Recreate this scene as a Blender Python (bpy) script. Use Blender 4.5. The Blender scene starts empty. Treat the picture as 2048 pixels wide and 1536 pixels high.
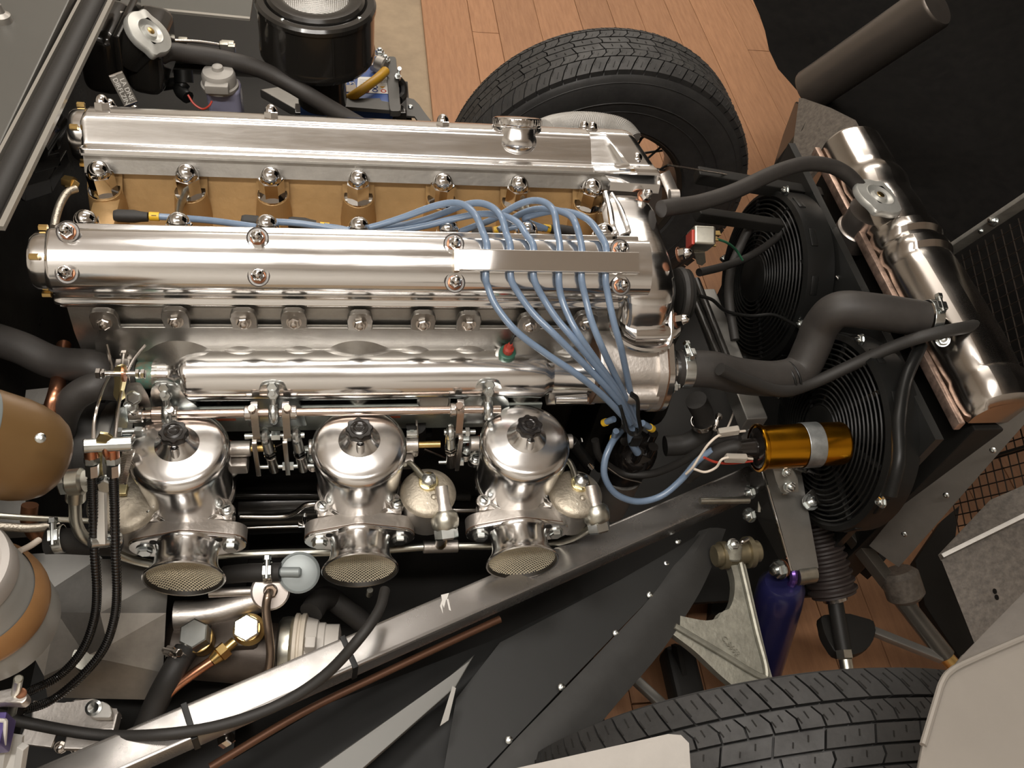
import bpy, bmesh, math, random
from mathutils import Vector as V, Matrix, Euler
import numpy as np
random.seed(7)
SC = bpy.context.scene
COL = SC.collection
PI = math.pi
sin, cos, rad = math.sin, math.cos, math.radians

# ------------------------------------------------------------------ camera
FPX = 1712.0                                   # focal length in pixels of the 2048x1536 frame
CAM_POS = V((-0.007, -0.828, 1.505))
_yaw, _pit, _rol = 0.294, 0.897, 0.223
_f = V((sin(_yaw)*cos(_pit), cos(_yaw)*cos(_pit), -sin(_pit)))
_r0 = V((cos(_yaw), -sin(_yaw), 0)); _u0 = _r0.cross(_f)
_r = cos(_rol)*_r0 + sin(_rol)*_u0
_u = -sin(_rol)*_r0 + cos(_rol)*_u0
cd = bpy.data.cameras.new('camera'); cam = bpy.data.objects.new('camera', cd); COL.objects.link(cam)
cd.sensor_width = 36; cd.lens = FPX/2048*36; cd.clip_start = 0.02; cd.clip_end = 60
cam.matrix_world = Matrix(((_r.x, _u.x, -_f.x, CAM_POS.x), (_r.y, _u.y, -_f.y, CAM_POS.y), (_r.z, _u.z, -_f.z, CAM_POS.z), (0, 0, 0, 1)))
SC.camera = cam

# ------------------------------------------------------------------ world, lamps, exposure
SC.view_settings.view_transform = 'Standard'
SC.view_settings.look = 'None'
SC.view_settings.gamma = 1
SC.view_settings.use_curve_mapping = False
SC.view_settings.exposure = 0.0
w = bpy.data.worlds.new('room_air'); SC.world = w; w.use_nodes = True
w.node_tree.nodes['Background'].inputs[0].default_value = (1.0, 0.93, 0.86, 1)
w.node_tree.nodes['Background'].inputs[1].default_value = 0.10

def lamp(name, loc, sx, sy, power, col=(1, 0.95, 0.89), rot=(0, 0, 0)):
    d = bpy.data.lights.new(name, 'AREA'); d.shape = 'RECTANGLE'; d.size = sx; d.size_y = sy
    d.energy = power; d.color = col
    o = bpy.data.objects.new(name, d); COL.objects.link(o); o.location = loc; o.rotation_euler = rot
    return o
lamp('ceiling_lamp', (-0.26, -0.965, 2.68), 1.42, 0.16, 34)
lamp('ceiling_lamp', (-0.20, 0.26, 2.68), 0.80, 0.34, 15, rot=(0, 0, 0.30))
lamp('ceiling_lamp', (0.6, 2.4, 2.68), 2.4, 0.25, 48, (1, 0.93, 0.84))
lamp('fill_uplight', (-1.5, -1.2, 2.25), 0.3, 1.2, 16, (1, 0.96, 0.91), (PI, 0, 0))  # unseen fill light, added to bounce soft ambient off the ceiling
lamp('fill_uplight', (0.2, 1.7, 2.25), 1.6, 0.3, 16, (1, 0.96, 0.91), (PI, 0, 0))  # second unseen fill, added and aimed up at the ceiling
SC.cycles.max_bounces = 8
SC.cycles.sample_clamp_indirect = 6

# ------------------------------------------------------------------ pixel helpers (give a photo pixel a real distance)
def ray(px, py):
    return (_r*((px-1024)/FPX) + _u*((768-py)/FPX) + _f)
def at(px, py, x=None, y=None, z=None, d=None):
    v = ray(px, py)
    if d is not None: t = d
    elif x is not None: t = (x-CAM_POS.x)/v.x
    elif y is not None: t = (y-CAM_POS.y)/v.y
    else: t = (z-CAM_POS.z)/v.z
    return CAM_POS + v*t
def atp(px, py, pt, n):
    v = ray(px, py); n = V(n)
    return CAM_POS + v*(((V(pt)-CAM_POS) @ n)/(v @ n))

# ------------------------------------------------------------------ materials
MATS = {}
def mat(name, col, metal=0.0, rough=0.5, coat=0.0, bump=0.0, bscale=60.0, vary=0.0, vscale=12.0, rvary=0.0,
        spec=0.5, trans=0.0, alpha=1.0, sub=0.0, stretch=None, col2=None, aniso=0.0):
    if name in MATS: return MATS[name]
    m = bpy.data.materials.new(name); m.use_nodes = True; nt = m.node_tree; N = nt.nodes; L = nt.links
    b = N['Principled BSDF']
    b.inputs['Base Color'].default_value = (*col, 1); b.inputs['Metallic'].default_value = metal
    b.inputs['Roughness'].default_value = rough; b.inputs['Coat Weight'].default_value = coat
    b.inputs['Coat Roughness'].default_value = 0.06
    b.inputs['Specular IOR Level'].default_value = spec
    b.inputs['Transmission Weight'].default_value = trans; b.inputs['Alpha'].default_value = alpha
    if sub: b.inputs['Subsurface Weight'].default_value = sub; b.inputs['Subsurface Radius'].default_value = (.02, .02, .02)
    if bump or vary or rvary:
        tc = N.new('ShaderNodeTexCoord'); mp = N.new('ShaderNodeMapping'); L.new(tc.outputs['Object'], mp.inputs[0])
        if stretch: mp.inputs['Scale'].default_value = stretch
        if bump:
            n = N.new('ShaderNodeTexNoise'); n.inputs['Scale'].default_value = bscale; n.inputs['Detail'].default_value = 4
            L.new(mp.outputs[0], n.inputs['Vector'])
            bp = N.new('ShaderNodeBump'); bp.inputs['Strength'].default_value = bump; bp.inputs['Distance'].default_value = 0.002
            L.new(n.outputs[0], bp.inputs['Height']); L.new(bp.outputs[0], b.inputs['Normal'])
        if vary or rvary:
            n2 = N.new('ShaderNodeTexNoise'); n2.inputs['Scale'].default_value = vscale; n2.inputs['Detail'].default_value = 6
            n2.inputs['Roughness'].default_value = 0.65
            L.new(mp.outputs[0], n2.inputs['Vector'])
            if vary:
                mx = N.new('ShaderNodeMix'); mx.data_type = 'RGBA'
                c2 = col2 or tuple(max(0, c*(1-vary)) for c in col)
                c1 = col if col2 else tuple(min(1, c*(1+vary)) for c in col)
                mx.inputs[6].default_value = (*c1, 1); mx.inputs[7].default_value = (*c2, 1)
                rp = N.new('ShaderNodeMapRange'); rp.inputs[1].default_value = 0.35; rp.inputs[2].default_value = 0.65
                L.new(n2.outputs[0], rp.inputs[0]); L.new(rp.outputs[0], mx.inputs[0]); L.new(mx.outputs[2], b.inputs['Base Color'])
            if rvary:
                mr = N.new('ShaderNodeMapRange'); mr.inputs[1].default_value = 0.3; mr.inputs[2].default_value = 0.7
                mr.inputs[3].default_value = max(0.02, rough-rvary); mr.inputs[4].default_value = rough+rvary
                L.new(n2.outputs[0], mr.inputs[0]); L.new(mr.outputs[0], b.inputs['Roughness'])
    MATS[name] = m
    return m
POL = mat('polished_aluminium', (.84, .83, .82), 1, .165, rvary=.05, vscale=9, stretch=(1, 8, 8), bump=.02, bscale=40)
DASH = mat('bright_aluminium', (.84, .83, .82), 1, .19, rvary=.03, vscale=30)
CAST = mat('cast_aluminium', (.36, .345, .32), 1, .38, bump=.12, bscale=160, vary=.12, vscale=18)
CASTL = mat('light_cast_aluminium', (.62, .58, .54), .95, .42, bump=.15, bscale=220, vary=.08, vscale=20)
GREYC = mat('grey_cast_aluminium', (.40, .38, .35), .9, .5, bump=.12, bscale=200, vary=.1)
ZINC = mat('zinc_plate', (.66, .69, .68), 1, .26, vary=.1, vscale=60)
STEEL = mat('steel', (.62, .58, .54), 1, .22)
CHROME = mat('chrome', (.80, .79, .78), 1, .06)
NICK = mat('dull_nickel', (.58, .57, .50), 1, .34, vary=.12, vscale=50)
GOLD = mat('gold_head_paint', (.42, .265, .115), .45, .46, bump=.2, bscale=110, vary=.12, vscale=9)
BRASS = mat('brass', (.62, .43, .17), 1, .28)
YZINC = mat('yellow_zinc', (.72, .62, .34), 1, .26, vary=.1, vscale=80)
COPPER = mat('copper', (.62, .29, .17), 1, .3, vary=.15, vscale=40)
BLK = mat('black_gloss_paint', (.018, .0165, .0145), 0, .18, coat=.35, bump=.03, bscale=30)
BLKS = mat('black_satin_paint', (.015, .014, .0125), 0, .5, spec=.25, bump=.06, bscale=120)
BLKM = mat('black_metal_panel', (.017, .017, .016), 0, .33, rvary=.08, vscale=6, bump=.04, bscale=8)
RUB = mat('black_rubber', (.022, .020, .018), 0, .6, bump=.1, bscale=240)
HOSE = mat('hose_rubber', (.034, .030, .027), 0, .55, bump=.08, bscale=300, vary=.12, vscale=30)
BAKE = mat('bakelite', (.012, .010, .009), 0, .16, coat=.4)
PLAS = mat('black_plastic', (.008, .008, .0075), 0, .4, spec=.3)
WIRE = mat('blue_silicone', (.17, .235, .335), 0, .25, sub=.0, spec=.6, vary=.08, vscale=30)
GREYP = mat('grey_paint', (.30, .28, .245), .25, .38, bump=.03, bscale=200)
FRAMEP = mat('frame_paint', (.30, .285, .27), .75, .26, rvary=.06, vscale=20, vary=.10)
GUN = mat('grey_frame_steel', (.26, .25, .23), .7, .38, vary=.1)
RED = mat('red_seal', (.45, .05, .03), 0, .4)
YEL = mat('yellow_sleeve', (.75, .46, .03), 0, .4)
WHT = mat('white_plastic', (.72, .68, .62), 0, .4)
CREAM = mat('cream_wire', (.75, .66, .56), 0, .4)
GREEN = mat('verdigris', (.10, .27, .22), .4, .5, vary=.4, vscale=120, col2=(.22, .18, .12))
GASK = mat('brown_gasket', (.10, .05, .025), 0, .6)
ORG = mat('red_gasket', (.42, .10, .045), 0, .55)

# ------------------------------------------------------------------ mesh builder
def frame(axis, up=None):
    a = V(axis).normalized()
    u = V(up) if up is not None else (V((0, 0, 1)) if abs(a.z) < .9 else V((1, 0, 0)))
    x = u.cross(a)
    if x.length < 1e-6: x = V((1, 0, 0)).cross(a)
    x.normalize(); y = a.cross(x)
    return x, y, a
def smooth(pts, n=6, closed=False):
    P = [V(p) for p in pts]
    if len(P) < 3: return P
    out = []; m = len(P)
    for i in range(m if closed else m-1):
        p0 = P[(i-1) % m] if (closed or i > 0) else P[0]*2-P[1]
        p1 = P[i]; p2 = P[(i+1) % m]
        p3 = P[(i+2) % m] if (closed or i+2 < m) else P[-1]*2-P[-2]
        for k in range(n):
            t = k/n
            out.append(.5*((2*p1)+(p2-p0)*t+(2*p0-5*p1+4*p2-p3)*t*t+(3*p1-p0-3*p2+p3)*t**3))
    if not closed: out.append(P[-1])
    return out
def fillet(pts, r, n=4, closed=True):
    """round the corners of a polyline of 2-D or 3-D points"""
    P = [V((*p, 0)) if len(p) == 2 else V(p) for p in pts]; out = []; m = len(P); two = len(pts[0]) == 2
    for i in range(m):
        if not closed and i in (0, m-1): out.append(P[i]); continue
        a, b, c = P[(i-1) % m], P[i], P[(i+1) % m]
        rr = min(r[i] if isinstance(r, (list, tuple)) else r, (a-b).length*.49, (c-b).length*.49)
        p, q = b+(a-b).normalized()*rr, b+(c-b).normalized()*rr
        for k in range(n+1):
            t = k/n; out.append(p*(1-t)**2+b*2*t*(1-t)+q*t*t)
    return [(v.x, v.y) for v in out] if two else out
class MB:
    def __init__(s): s.v = []; s.f = []; s.mi = []; s.cur = 0
    def add(s, vs, fs):
        o = len(s.v); s.v += [V(v) for v in vs]; s.f += [[i+o for i in f] for f in fs]; s.mi += [s.cur]*len(fs); return s
    def bm(s, bm):
        bm.verts.index_update(); return s.add([v.co.copy() for v in bm.verts], [[v.index for v in f.verts] for f in bm.faces])
    def loft(s, loops, c0=True, c1=True, closed=True, loop=False):
        n = len(loops[0]); vs = [p for l in loops for p in l]; fs = []
        for i in range(len(loops) if loop else len(loops)-1):
            a, b = i*n, ((i+1) % len(loops))*n
            for j in range(n if closed else n-1):
                k = (j+1) % n; fs.append([a+j, a+k, b+k, b+j])
        if c0 and not loop: fs.append(list(range(n))[::-1])
        if c1 and not loop: fs.append([(len(loops)-1)*n+j for j in range(n)])
        return s.add(vs, fs)
    def ring(s, c, ax, r, n=20, ph=0, up=None, r2=None):
        x, y, a = frame(ax, up); r2 = r2 or r
        return [V(c)+x*(r*cos(ph+2*PI*i/n))+y*(r2*sin(ph+2*PI*i/n)) for i in range(n)]
    def lathe(s, prof, o=(0, 0, 0), ax=(0, 0, 1), n=28, c0=True, c1=True, up=None):
        A = V(ax).normalized(); O = V(o)
        return s.loft([s.ring(O+A*h, A, max(r, 1e-5), n, up=up) for r, h in prof], c0, c1)
    def cyl(s, p, q, r, r2=None, n=16, cap=True, ph=0, up=None, bev=0):
        p, q = V(p), V(q); r2 = r if r2 is None else r2; a = q-p; L = a.length; d = a/L
        if bev:
            b = min(bev, L*.4, r*.6, r2*.6)
            st = [(p, r-b), (p+d*b, r), (q-d*b, r2), (q, r2-b)]
        else: st = [(p, r), (q, r2)]
        return s.loft([s.ring(c, d, R, n, ph, up) for c, R in st], cap, cap)
    def hexp(s, p, q, r, bev=.15, up=None):
        p, q = V(p), V(q); d = (q-p).normalized(); b = bev*r
        return s.loft([s.ring(p, d, r, 6, 0, up), s.ring(q-d*b, d, r, 6, 0, up), s.ring(q, d, r-b*1.2, 6, 0, up)])
    def tube(s, pts, r, n=10, sm=6, closed=False, cap=True, flat=None, up=None):
        P = smooth(pts, sm, closed) if sm else [V(p) for p in pts]
        m = len(P); loops = []; R = r if callable(r) else (lambda t: r)
        T = []
        for i in range(m):
            a = P[(i-1) % m] if (closed or i > 0) else P[i]; b = P[(i+1) % m] if (closed or i < m-1) else P[i]
            T.append((b-a).normalized())
        x = frame(T[0], up)[0]
        for i in range(m):
            x = (x-T[i]*(x @ T[i])).normalized(); y = T[i].cross(x); rr = R(i/(m-1))
            ry = rr*(flat or 1)
            loops.append([P[i]+x*(rr*cos(2*PI*j/n))+y*(ry*sin(2*PI*j/n)) for j in range(n)])
        return s.loft(loops, cap and not closed, cap and not closed, loop=closed)
    def box(s, c, size, rot=None, bev=0.0, seg=2):
        b = bmesh.new(); bmesh.ops.create_cube(b, size=1); bmesh.ops.scale(b, vec=size, verts=b.verts)
        if bev: bmesh.ops.bevel(b, geom=b.edges[:], offset=bev, segments=seg, profile=.5, affect='EDGES')
        Mx = Matrix.Translation(V(c)) @ (rot.to_4x4() if rot is not None else Matrix())
        bmesh.ops.transform(b, matrix=Mx, verts=b.verts); s.bm(b); b.free(); return s
    def obox(s, c, X, Y, Z, bev=0.0, seg=2):
        """box with full edge vectors X, Y, Z"""
        X, Y, Z = V(X), V(Y), V(Z)
        R = Matrix((X.normalized(), Y.normalized(), Z.normalized())).transposed()
        return s.box(c, (X.length, Y.length, Z.length), R, bev, seg)
    def bar(s, p, q, w, h, up=(0, 0, 1), bev=0.0):
        p, q = V(p), V(q); x, y, a = frame(q-p, up)
        return s.obox((p+q)/2, x*w, y*h, q-p, bev)
    def prism(s, pts, d, bev=0.0):
        """planar polygon of 3-D points pushed along the vector d"""
        b = bmesh.new(); P = [V(p) for p in pts]; d = V(d)
        v0 = [b.verts.new(p) for p in P]; v1 = [b.verts.new(p+d) for p in P]; n = len(P)
        b.faces.new(v0[::-1]); b.faces.new(v1)
        for i in range(n): b.faces.new([v0[i], v0[(i+1) % n], v1[(i+1) % n], v1[i]])
        if bev:
            es = [e for e in b.edges if any(len(f.verts) == n for f in e.link_faces)]
            bmesh.ops.bevel(b, geom=es, offset=bev, segments=2, profile=.5, affect='EDGES')
        s.bm(b); b.free(); return s
    def ball(s, c, r, n=16, m=10, sc=(1, 1, 1)):
        c = V(c); loops = []
        for i in range(m+1):
            t = PI*i/m; rr = max(sin(t), 1e-4)
            loops.append([c+V((r*sc[0]*rr*cos(2*PI*j/n), r*sc[1]*rr*sin(2*PI*j/n), -r*sc[2]*cos(t))) for j in range(n)])
        return s.loft(loops)
    def torus(s, c, ax, R, r, n=32, m=8):
        x, y, a = frame(ax); c = V(c)
        return s.loft([[c+(x*cos(t)+y*sin(t))*(R+r*cos(p))+a*(r*sin(p)) for p in [2*PI*j/m for j in range(m)]] for t in [2*PI*i/n for i in range(n)]], loop=True)
    def grid(s, fn, nu, nv):
        return s.add([fn(i/nu, j/nv) for i in range(nu+1) for j in range(nv+1)],
                     [[i*(nv+1)+j, (i+1)*(nv+1)+j, (i+1)*(nv+1)+j+1, i*(nv+1)+j+1] for i in range(nu) for j in range(nv)])
    def mesh(s, name, mats, org=(0, 0, 0), angle=38, fixn=True):
        me = bpy.data.meshes.new(name); o = V(org)
        me.from_pydata([tuple(v-o) for v in s.v], [], s.f); me.polygons.foreach_set('material_index', s.mi)
        for m in (mats if isinstance(mats, (list, tuple)) else [mats]): me.materials.append(m)
        if fixn:
            b = bmesh.new(); b.from_mesh(me); bmesh.ops.recalc_face_normals(b, faces=b.faces); b.to_mesh(me); b.free()
        me.shade_smooth()
        if angle: me.set_sharp_from_angle(angle=rad(angle))
        return me

# ------------------------------------------------------------------ things and parts
def org(o):
    p = V((0, 0, 0))
    while o is not None: p = p+o.location; o = o.parent
    return p
def tag(o, label=None, cat=None, group=None, kind=None):
    if label: o['label'] = label
    if cat: o['category'] = cat
    if group: o['group'] = group
    if kind: o['kind'] = kind
    return o
def thing(name, label, cat, loc, group=None):
    o = bpy.data.objects.new(name, None); COL.objects.link(o); o.location = V(loc); o.empty_display_size = .02
    return tag(o, label, cat, group)
def part(name, mb, m, parent, label=None, kind=None, angle=38):
    me = mb.mesh(name, m, org(parent), angle)
    o = bpy.data.objects.new(name, me); COL.objects.link(o); o.parent = parent
    if kind != 'stuff' and len(me.polygons) < 9000: o.modifiers.new('flat_faces', 'WEIGHTED_NORMAL').keep_sharp = True
    return tag(o, label, kind=kind)
def solo(name, mb, m, label, cat, group=None, kind=None, loc=None, angle=38):
    loc = V(loc) if loc is not None else sum((v for v in mb.v), V((0, 0, 0)))/len(mb.v)
    me = mb.mesh(name, m, loc, angle)
    o = bpy.data.objects.new(name, me); COL.objects.link(o); o.location = loc
    if len(me.polygons) < 9000: o.modifiers.new('flat_faces', 'WEIGHTED_NORMAL').keep_sharp = True
    return tag(o, label, cat, group, kind)
def put(name, me, parent, loc, ax=(0, 0, 1), spin=0.0, sc=1.0, label=None):
    """a child that shares the mesh `me`, its z axis turned along ax"""
    o = bpy.data.objects.new(name, me); COL.objects.link(o); o.parent = parent
    x, y, a = frame(ax); R = Matrix((x, y, a)).transposed() @ Matrix.Rotation(spin, 3, 'Z')
    o.rotation_euler = R.to_euler(); o.location = V(loc)-org(parent); o.scale = (sc,)*3
    return tag(o, label)
def copy_tree(o, parent=None):
    c = o.copy(); COL.objects.link(c); c.parent = parent
    for ch in o.children: copy_tree(ch, c)
    return c
def cable(name, pts, r, m, label, cat, group=None, n=10, sm=7, parent=None, flat=None):
    mb = MB().tube(pts, r, n, sm, flat=flat)
    return part(name, mb, m, parent, label) if parent is not None else solo(name, mb, m, label, cat, group, loc=pts[0])

# shared small meshes (z up, base at 0)
def _acorn(r, h, dome):
    b = MB(); b.lathe([(r*1.28, 0), (r*1.28, .0022)], n=18)
    b.hexp((0, 0, .002), (0, 0, h), r*1.08, .06)
    b.lathe([(r*.93, h-.001)]+[(r*.93*cos(t), h+dome*sin(t)) for t in [PI/2*i/6 for i in range(7)]], n=18)
    return b
STUDNUT = _acorn(.0143, .0265, .0150).mesh('head_nut', CHROME)
def _dome(r, h):
    b = MB(); b.hexp((0, 0, 0), (0, 0, h*.55), r, .1)
    b.lathe([(r*.84, h*.5)]+[(r*.84*cos(t), h*.5+h*.5*sin(t)) for t in [PI/2*i/5 for i in range(6)]], n=14)
    return b
COVNUT = _dome(.0075, .017).mesh('cover_nut', CHROME)
WASH = MB().lathe([(.0095, 0), (.0102, .0006), (.0102, .0016), (.0095, .002), (.005, .002)], n=18).mesh('washer', mat('aged_copper', (.36, .17, .10), 1, .4))
def _hexbolt(r, h, shank=0, mid=True):
    b = MB(); b.lathe([(r*1.2, 0), (r*1.2, .0014)], n=16); b.hexp((0, 0, .001), (0, 0, h), r, .14)
    if mid: b.lathe([(r*.5, h-.001), (r*.5, h+h*.55), (r*.42, h+h*.62)], n=12)
    return b
BOLT = _hexbolt(.0078, .0065).mesh('hex_nut', ZINC)
BOLTD = _hexbolt(.0078, .0065).mesh('hex_nut', STEEL)
HEAD = _hexbolt(.0078, .0055, mid=False).mesh('hex_bolt', ZINC)
def _slot(r, h):
    b = MB(); b.lathe([(r*1.02, 0), (r*1.05, h*.3), (r*.95, h*.8), (r*.7, h)], n=16)
    b.box((0, 0, h+.0001), (r*1.7, r*.28, .0005)); return b
def slot_mesh(r, h):
    b = MB(); b.lathe([(r*1.02, 0), (r*1.05, h*.3), (r*.95, h*.8), (r*.7, h)], n=16)
    b.cur = 1; b.box((0, 0, h), (r*1.6, r*.26, .0006)); return b.mesh('screw', [ZINC, BLKS])
SCREW = slot_mesh(.0052, .004)
RIVET = MB().lathe([(.0042, 0), (.0042, .0008), (.003, .0018), (.0012, .0020), (.0010, .001)], n=12).mesh('rivet', ZINC)
def text_mesh(s, size, depth, m, name='lettering'):
    c = bpy.data.curves.new(name, 'FONT'); c.body = s; c.size = size; c.extrude = depth; c.align_x = 'CENTER'; c.align_y = 'CENTER'
    c.resolution_u = 3
    o = bpy.data.objects.new(name, c); COL.objects.link(o); dg = bpy.context.evaluated_depsgraph_get()
    me = bpy.data.meshes.new_from_object(o.evaluated_get(dg)); bpy.data.objects.remove(o); me.materials.clear(); me.materials.append(m); me.name = name
    return me
def put_text(me, parent, loc, X, N, name='lettering'):
    """lay lettering with its reading direction X and face normal N"""
    X = V(X).normalized(); N = V(N).normalized(); Y = N.cross(X); X = Y.cross(N)
    o = bpy.data.objects.new(name, me); COL.objects.link(o); o.parent = parent
    o.rotation_euler = Matrix((X, Y, N)).transposed().to_euler(); o.location = V(loc)-(org(parent) if parent else V((0, 0, 0)))
    return o
# ------------------------------------------------------------------ room shell
CONC = mat('concrete_floor', (.35, .265, .175), 0, .7, bump=.25, bscale=40, vary=.10, vscale=14)
WALLM = mat('painted_wall', (.72, .70, .66), 0, .8, bump=.05, bscale=80)
CEILM = mat('ceiling_paint', (.80, .78, .75), 0, .8, bump=.05, bscale=80)
def wood_mat():
    m = mat('floor_boards', (.40, .205, .105), 0, .42, bump=.12, bscale=90, vary=.3, vscale=16, rvary=.08, stretch=(6, .6, 1), col2=(.32, .158, .08))
    nt = m.node_tree; oi = nt.nodes.new('ShaderNodeObjectInfo'); hs = nt.nodes.new('ShaderNodeHueSaturation')
    b = nt.nodes['Principled BSDF']; src = b.inputs['Base Color'].links[0].from_socket
    mr = nt.nodes.new('ShaderNodeMapRange'); mr.inputs[3].default_value = .85; mr.inputs[4].default_value = 1.15
    nt.links.new(oi.outputs['Random'], mr.inputs[0]); nt.links.new(mr.outputs[0], hs.inputs['Value'])
    nt.links.new(src, hs.inputs['Color']); nt.links.new(hs.outputs[0], b.inputs['Base Color'])
    return m
WOOD = wood_mat()
RX0, RX1, RY0, RY1, RH = -3.0, 3.3, -2.4, 3.9, 2.75
fl = solo('floor', MB().box(((RX0+RX1)/2, (RY0+RY1)/2, -.05), (RX1-RX0, RY1-RY0, .1)), CONC, 'bare beige concrete workshop floor beside the boards', None, kind='structure')
solo('ceiling', MB().box(((RX0+RX1)/2, (RY0+RY1)/2, RH+.05), (RX1-RX0, RY1-RY0, .1)), CEILM, 'plain pale ceiling above the car', None, kind='structure')
for nm, c, s in (('wall_left', (RX0-.05, (RY0+RY1)/2, RH/2), (.1, RY1-RY0, RH)), ('wall_right', (RX1+.05, (RY0+RY1)/2, RH/2), (.1, RY1-RY0, RH)),
                 ('wall_front', ((RX0+RX1)/2, RY0-.05, RH/2), (RX1-RX0, .1, RH)), ('wall_back', ((RX0+RX1)/2, RY1+.05, RH/2), (RX1-RX0, .1, RH))):
    solo(nm, MB().box(c, s), WALLM, 'plain warm white workshop wall', None, kind='structure')
xs = [.222, .378, .467, .61, .76, .88, .985, 1.10, 1.20, 1.335, 1.45, 1.58, 1.70, 1.83, 1.96, 2.10]
for i in range(len(xs)-1):
    cuts = [RY0+.02, [.9, 1.75, -.4, 1.2, 1.80, .1, 1.33, -.2][i % 8], RY1-.02]
    for a, b in zip(cuts[:-1], cuts[1:]):
        part('plank', MB().box(((xs[i]+xs[i+1])/2, (a+b)/2, .007), (xs[i+1]-xs[i]-.0012, b-a-.003,   .014+.0006*(i % 3)), bev=.0009, seg=1), WOOD, fl)

# ------------------------------------------------------------------ engine: head, cam covers, valley nuts
YC = -.0075
def cv(side, u, v, x):
    """point on a cam cover: u outward across the face, v out of the face"""
    if side < 0: return V((x, -.11-.819*u-.574*v, .84-.574*u+.819*v))
    return V((x, .095+.819*u+.574*v, .84-.574*u+.819*v))
CPROF = fillet([(-.016, -.050), (-.016, -.043), (-.005, -.041), (-.0035, -.022), (-.0025, -.0045), (.006, .0004), (.017, .0042), (.029, .0056), (.041, .0042), (.052, .0004), (.0595, -.0060), (.064, -.018), (.0655, -.036), (.075, -.038), (.075, -.050)],
               [.001, .002, .006, .012, .006, .008, .012, .014, .012, .008, .008, .012, .008, .003, .001], 4)
def cover_loops(side, x0, x1, prof=CPROF):
    def L(x, sc, dv): return [cv(side, .029+(u-.029)*sc, v if v < -.04 else (v+.045)*dv-.045, x) for u, v in prof]
    return [L(x0, .93, .55), L(x0+.001, .96, .8), L(x0+.004, .985, .93), L(x0+.009, 1, 1), L(x1, 1, 1)]
# --- cylinder head with valley, cast bosses and exhaust/inlet faces
XS = [-.303, -.204, -.106, 0, .106, .204, .302]
hd = thing('cylinder_head', 'gold painted cylinder head casting with chromed nuts, between the two polished cam covers', 'cylinder head', (0, YC, .64))
b = MB()
sec = [(-.098, .775), (-.079, .803), (-.068, .790), (-.058, .768), (-.030, .722), (0, .716), (.030, .722), (.058, .768), (.068, .790), (.079, .803), (.098, .775)]
b.loft([[V((x, YC+y, z)) for y, z in sec]+[V((x, YC+.128, .62)), V((x, YC-.128, .62))] for x in (-.318, .332)])
b.box((-.300, YC, .742), (.036, .11, .05), bev=.012); b.box((.330, YC, .745), (.012, .11, .07), bev=.004)
part('valley', b, GOLD, hd, 'gold painted casting')
b = MB()
for s in (-1, 1):   # bare aluminium tower rails under the covers
    q = [(-.009, -.072), (-.009, -.052), (-.017, -.0515), (-.017, -.049), (.075, -.049), (.075, -.058), (.05, -.075)]
    b.loft([[cv(s, u, v, x) for u, v in q] for x in (-.323, .34)])
part('tower_rail', b, CAST, hd, 'bare aluminium rail under the covers')
for s in (-1, 1):
    for x in XS:        # columns that carry the head nuts
        y = YC+s*.043; b = MB()
        b.lathe([(.027, .700), (.0235, .735), (.0198, .762), (.0188, .7685), (.0175, .7695)], (x, y, 0), n=22)
        b.loft([[V((x+dx*w, YC+s*yy, z)) for dx, yy, z in ((-1, .078, .795), (-1, .045, .7675), (-1, .045, .71), (1, .045, .71), (1, .045, .7675), (1, .078, .795))] for w in (.020,  .0)][:1]+[[V((x+dx*.020, YC+s*yy, z)) for dx, yy, z in ((-1, .079, .795), (-1, .046, .7675), (-1, .046, .71), (1, .046, .71), (1, .046, .7675), (1, .079, .795))]])
        part('nut_boss', b, GOLD, hd, 'gold painted boss')
for s in (-1, 1):
    for i, x in enumerate(XS):
        put('head_nut', STUDNUT, hd, (x, YC+s*.043, .7692), (0, 0, 1), spin=.4*i+s*.3)
for x, s, e in ((-.204, 1, (-.0, -.03, -.004)), (.204, 1, (.012, -.022, -.006))):   # lifting/loom brackets under two nuts
    y = YC+s*.043
    part('loom_bracket', MB().tube([(x-.004, y, .778), (x-.004, y-.018, .7785), (x-.008, y-.030, .774), (x-.008, y-.060, .772)] if x < 0 else [(x+.002, y, .778), (x+.010, y-.016, .777), (x+.014, y-.024, .771)], .008, 8, 5, flat=.45, up=(1, 0, 0)), NICK, hd, 'bent grey bracket under a nut')
# --- inlet face flange of the head (grey) below the near cover
b = MB()
b.loft([[V((x, y, z)) for y, z in ((-.118, .775), (-.140, .752), (-.146, .715), (-.146, .66), (-.10, .64))] for x in (-.318, .33)])
part('inlet_face', b, CAST, hd, 'bare grey inlet face')

def cam_cover(side, x0, x1):
    near = side < 0
    c = thing('cam_cover', 'long polished cam cover nearest the carburettors, with a silver strip bolted across it' if near else 'long polished cam cover on the far side with a round oil filler cap', 'cam cover', cv(side, .03, -.05, 0))
    b = MB().loft(cover_loops(side, x0, x1+.02)); part('cover_body', b, POL, c)
    return c
cn = cam_cover(-1, -.327, .318)
cf = cam_cover(1, -.326, .318)
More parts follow.
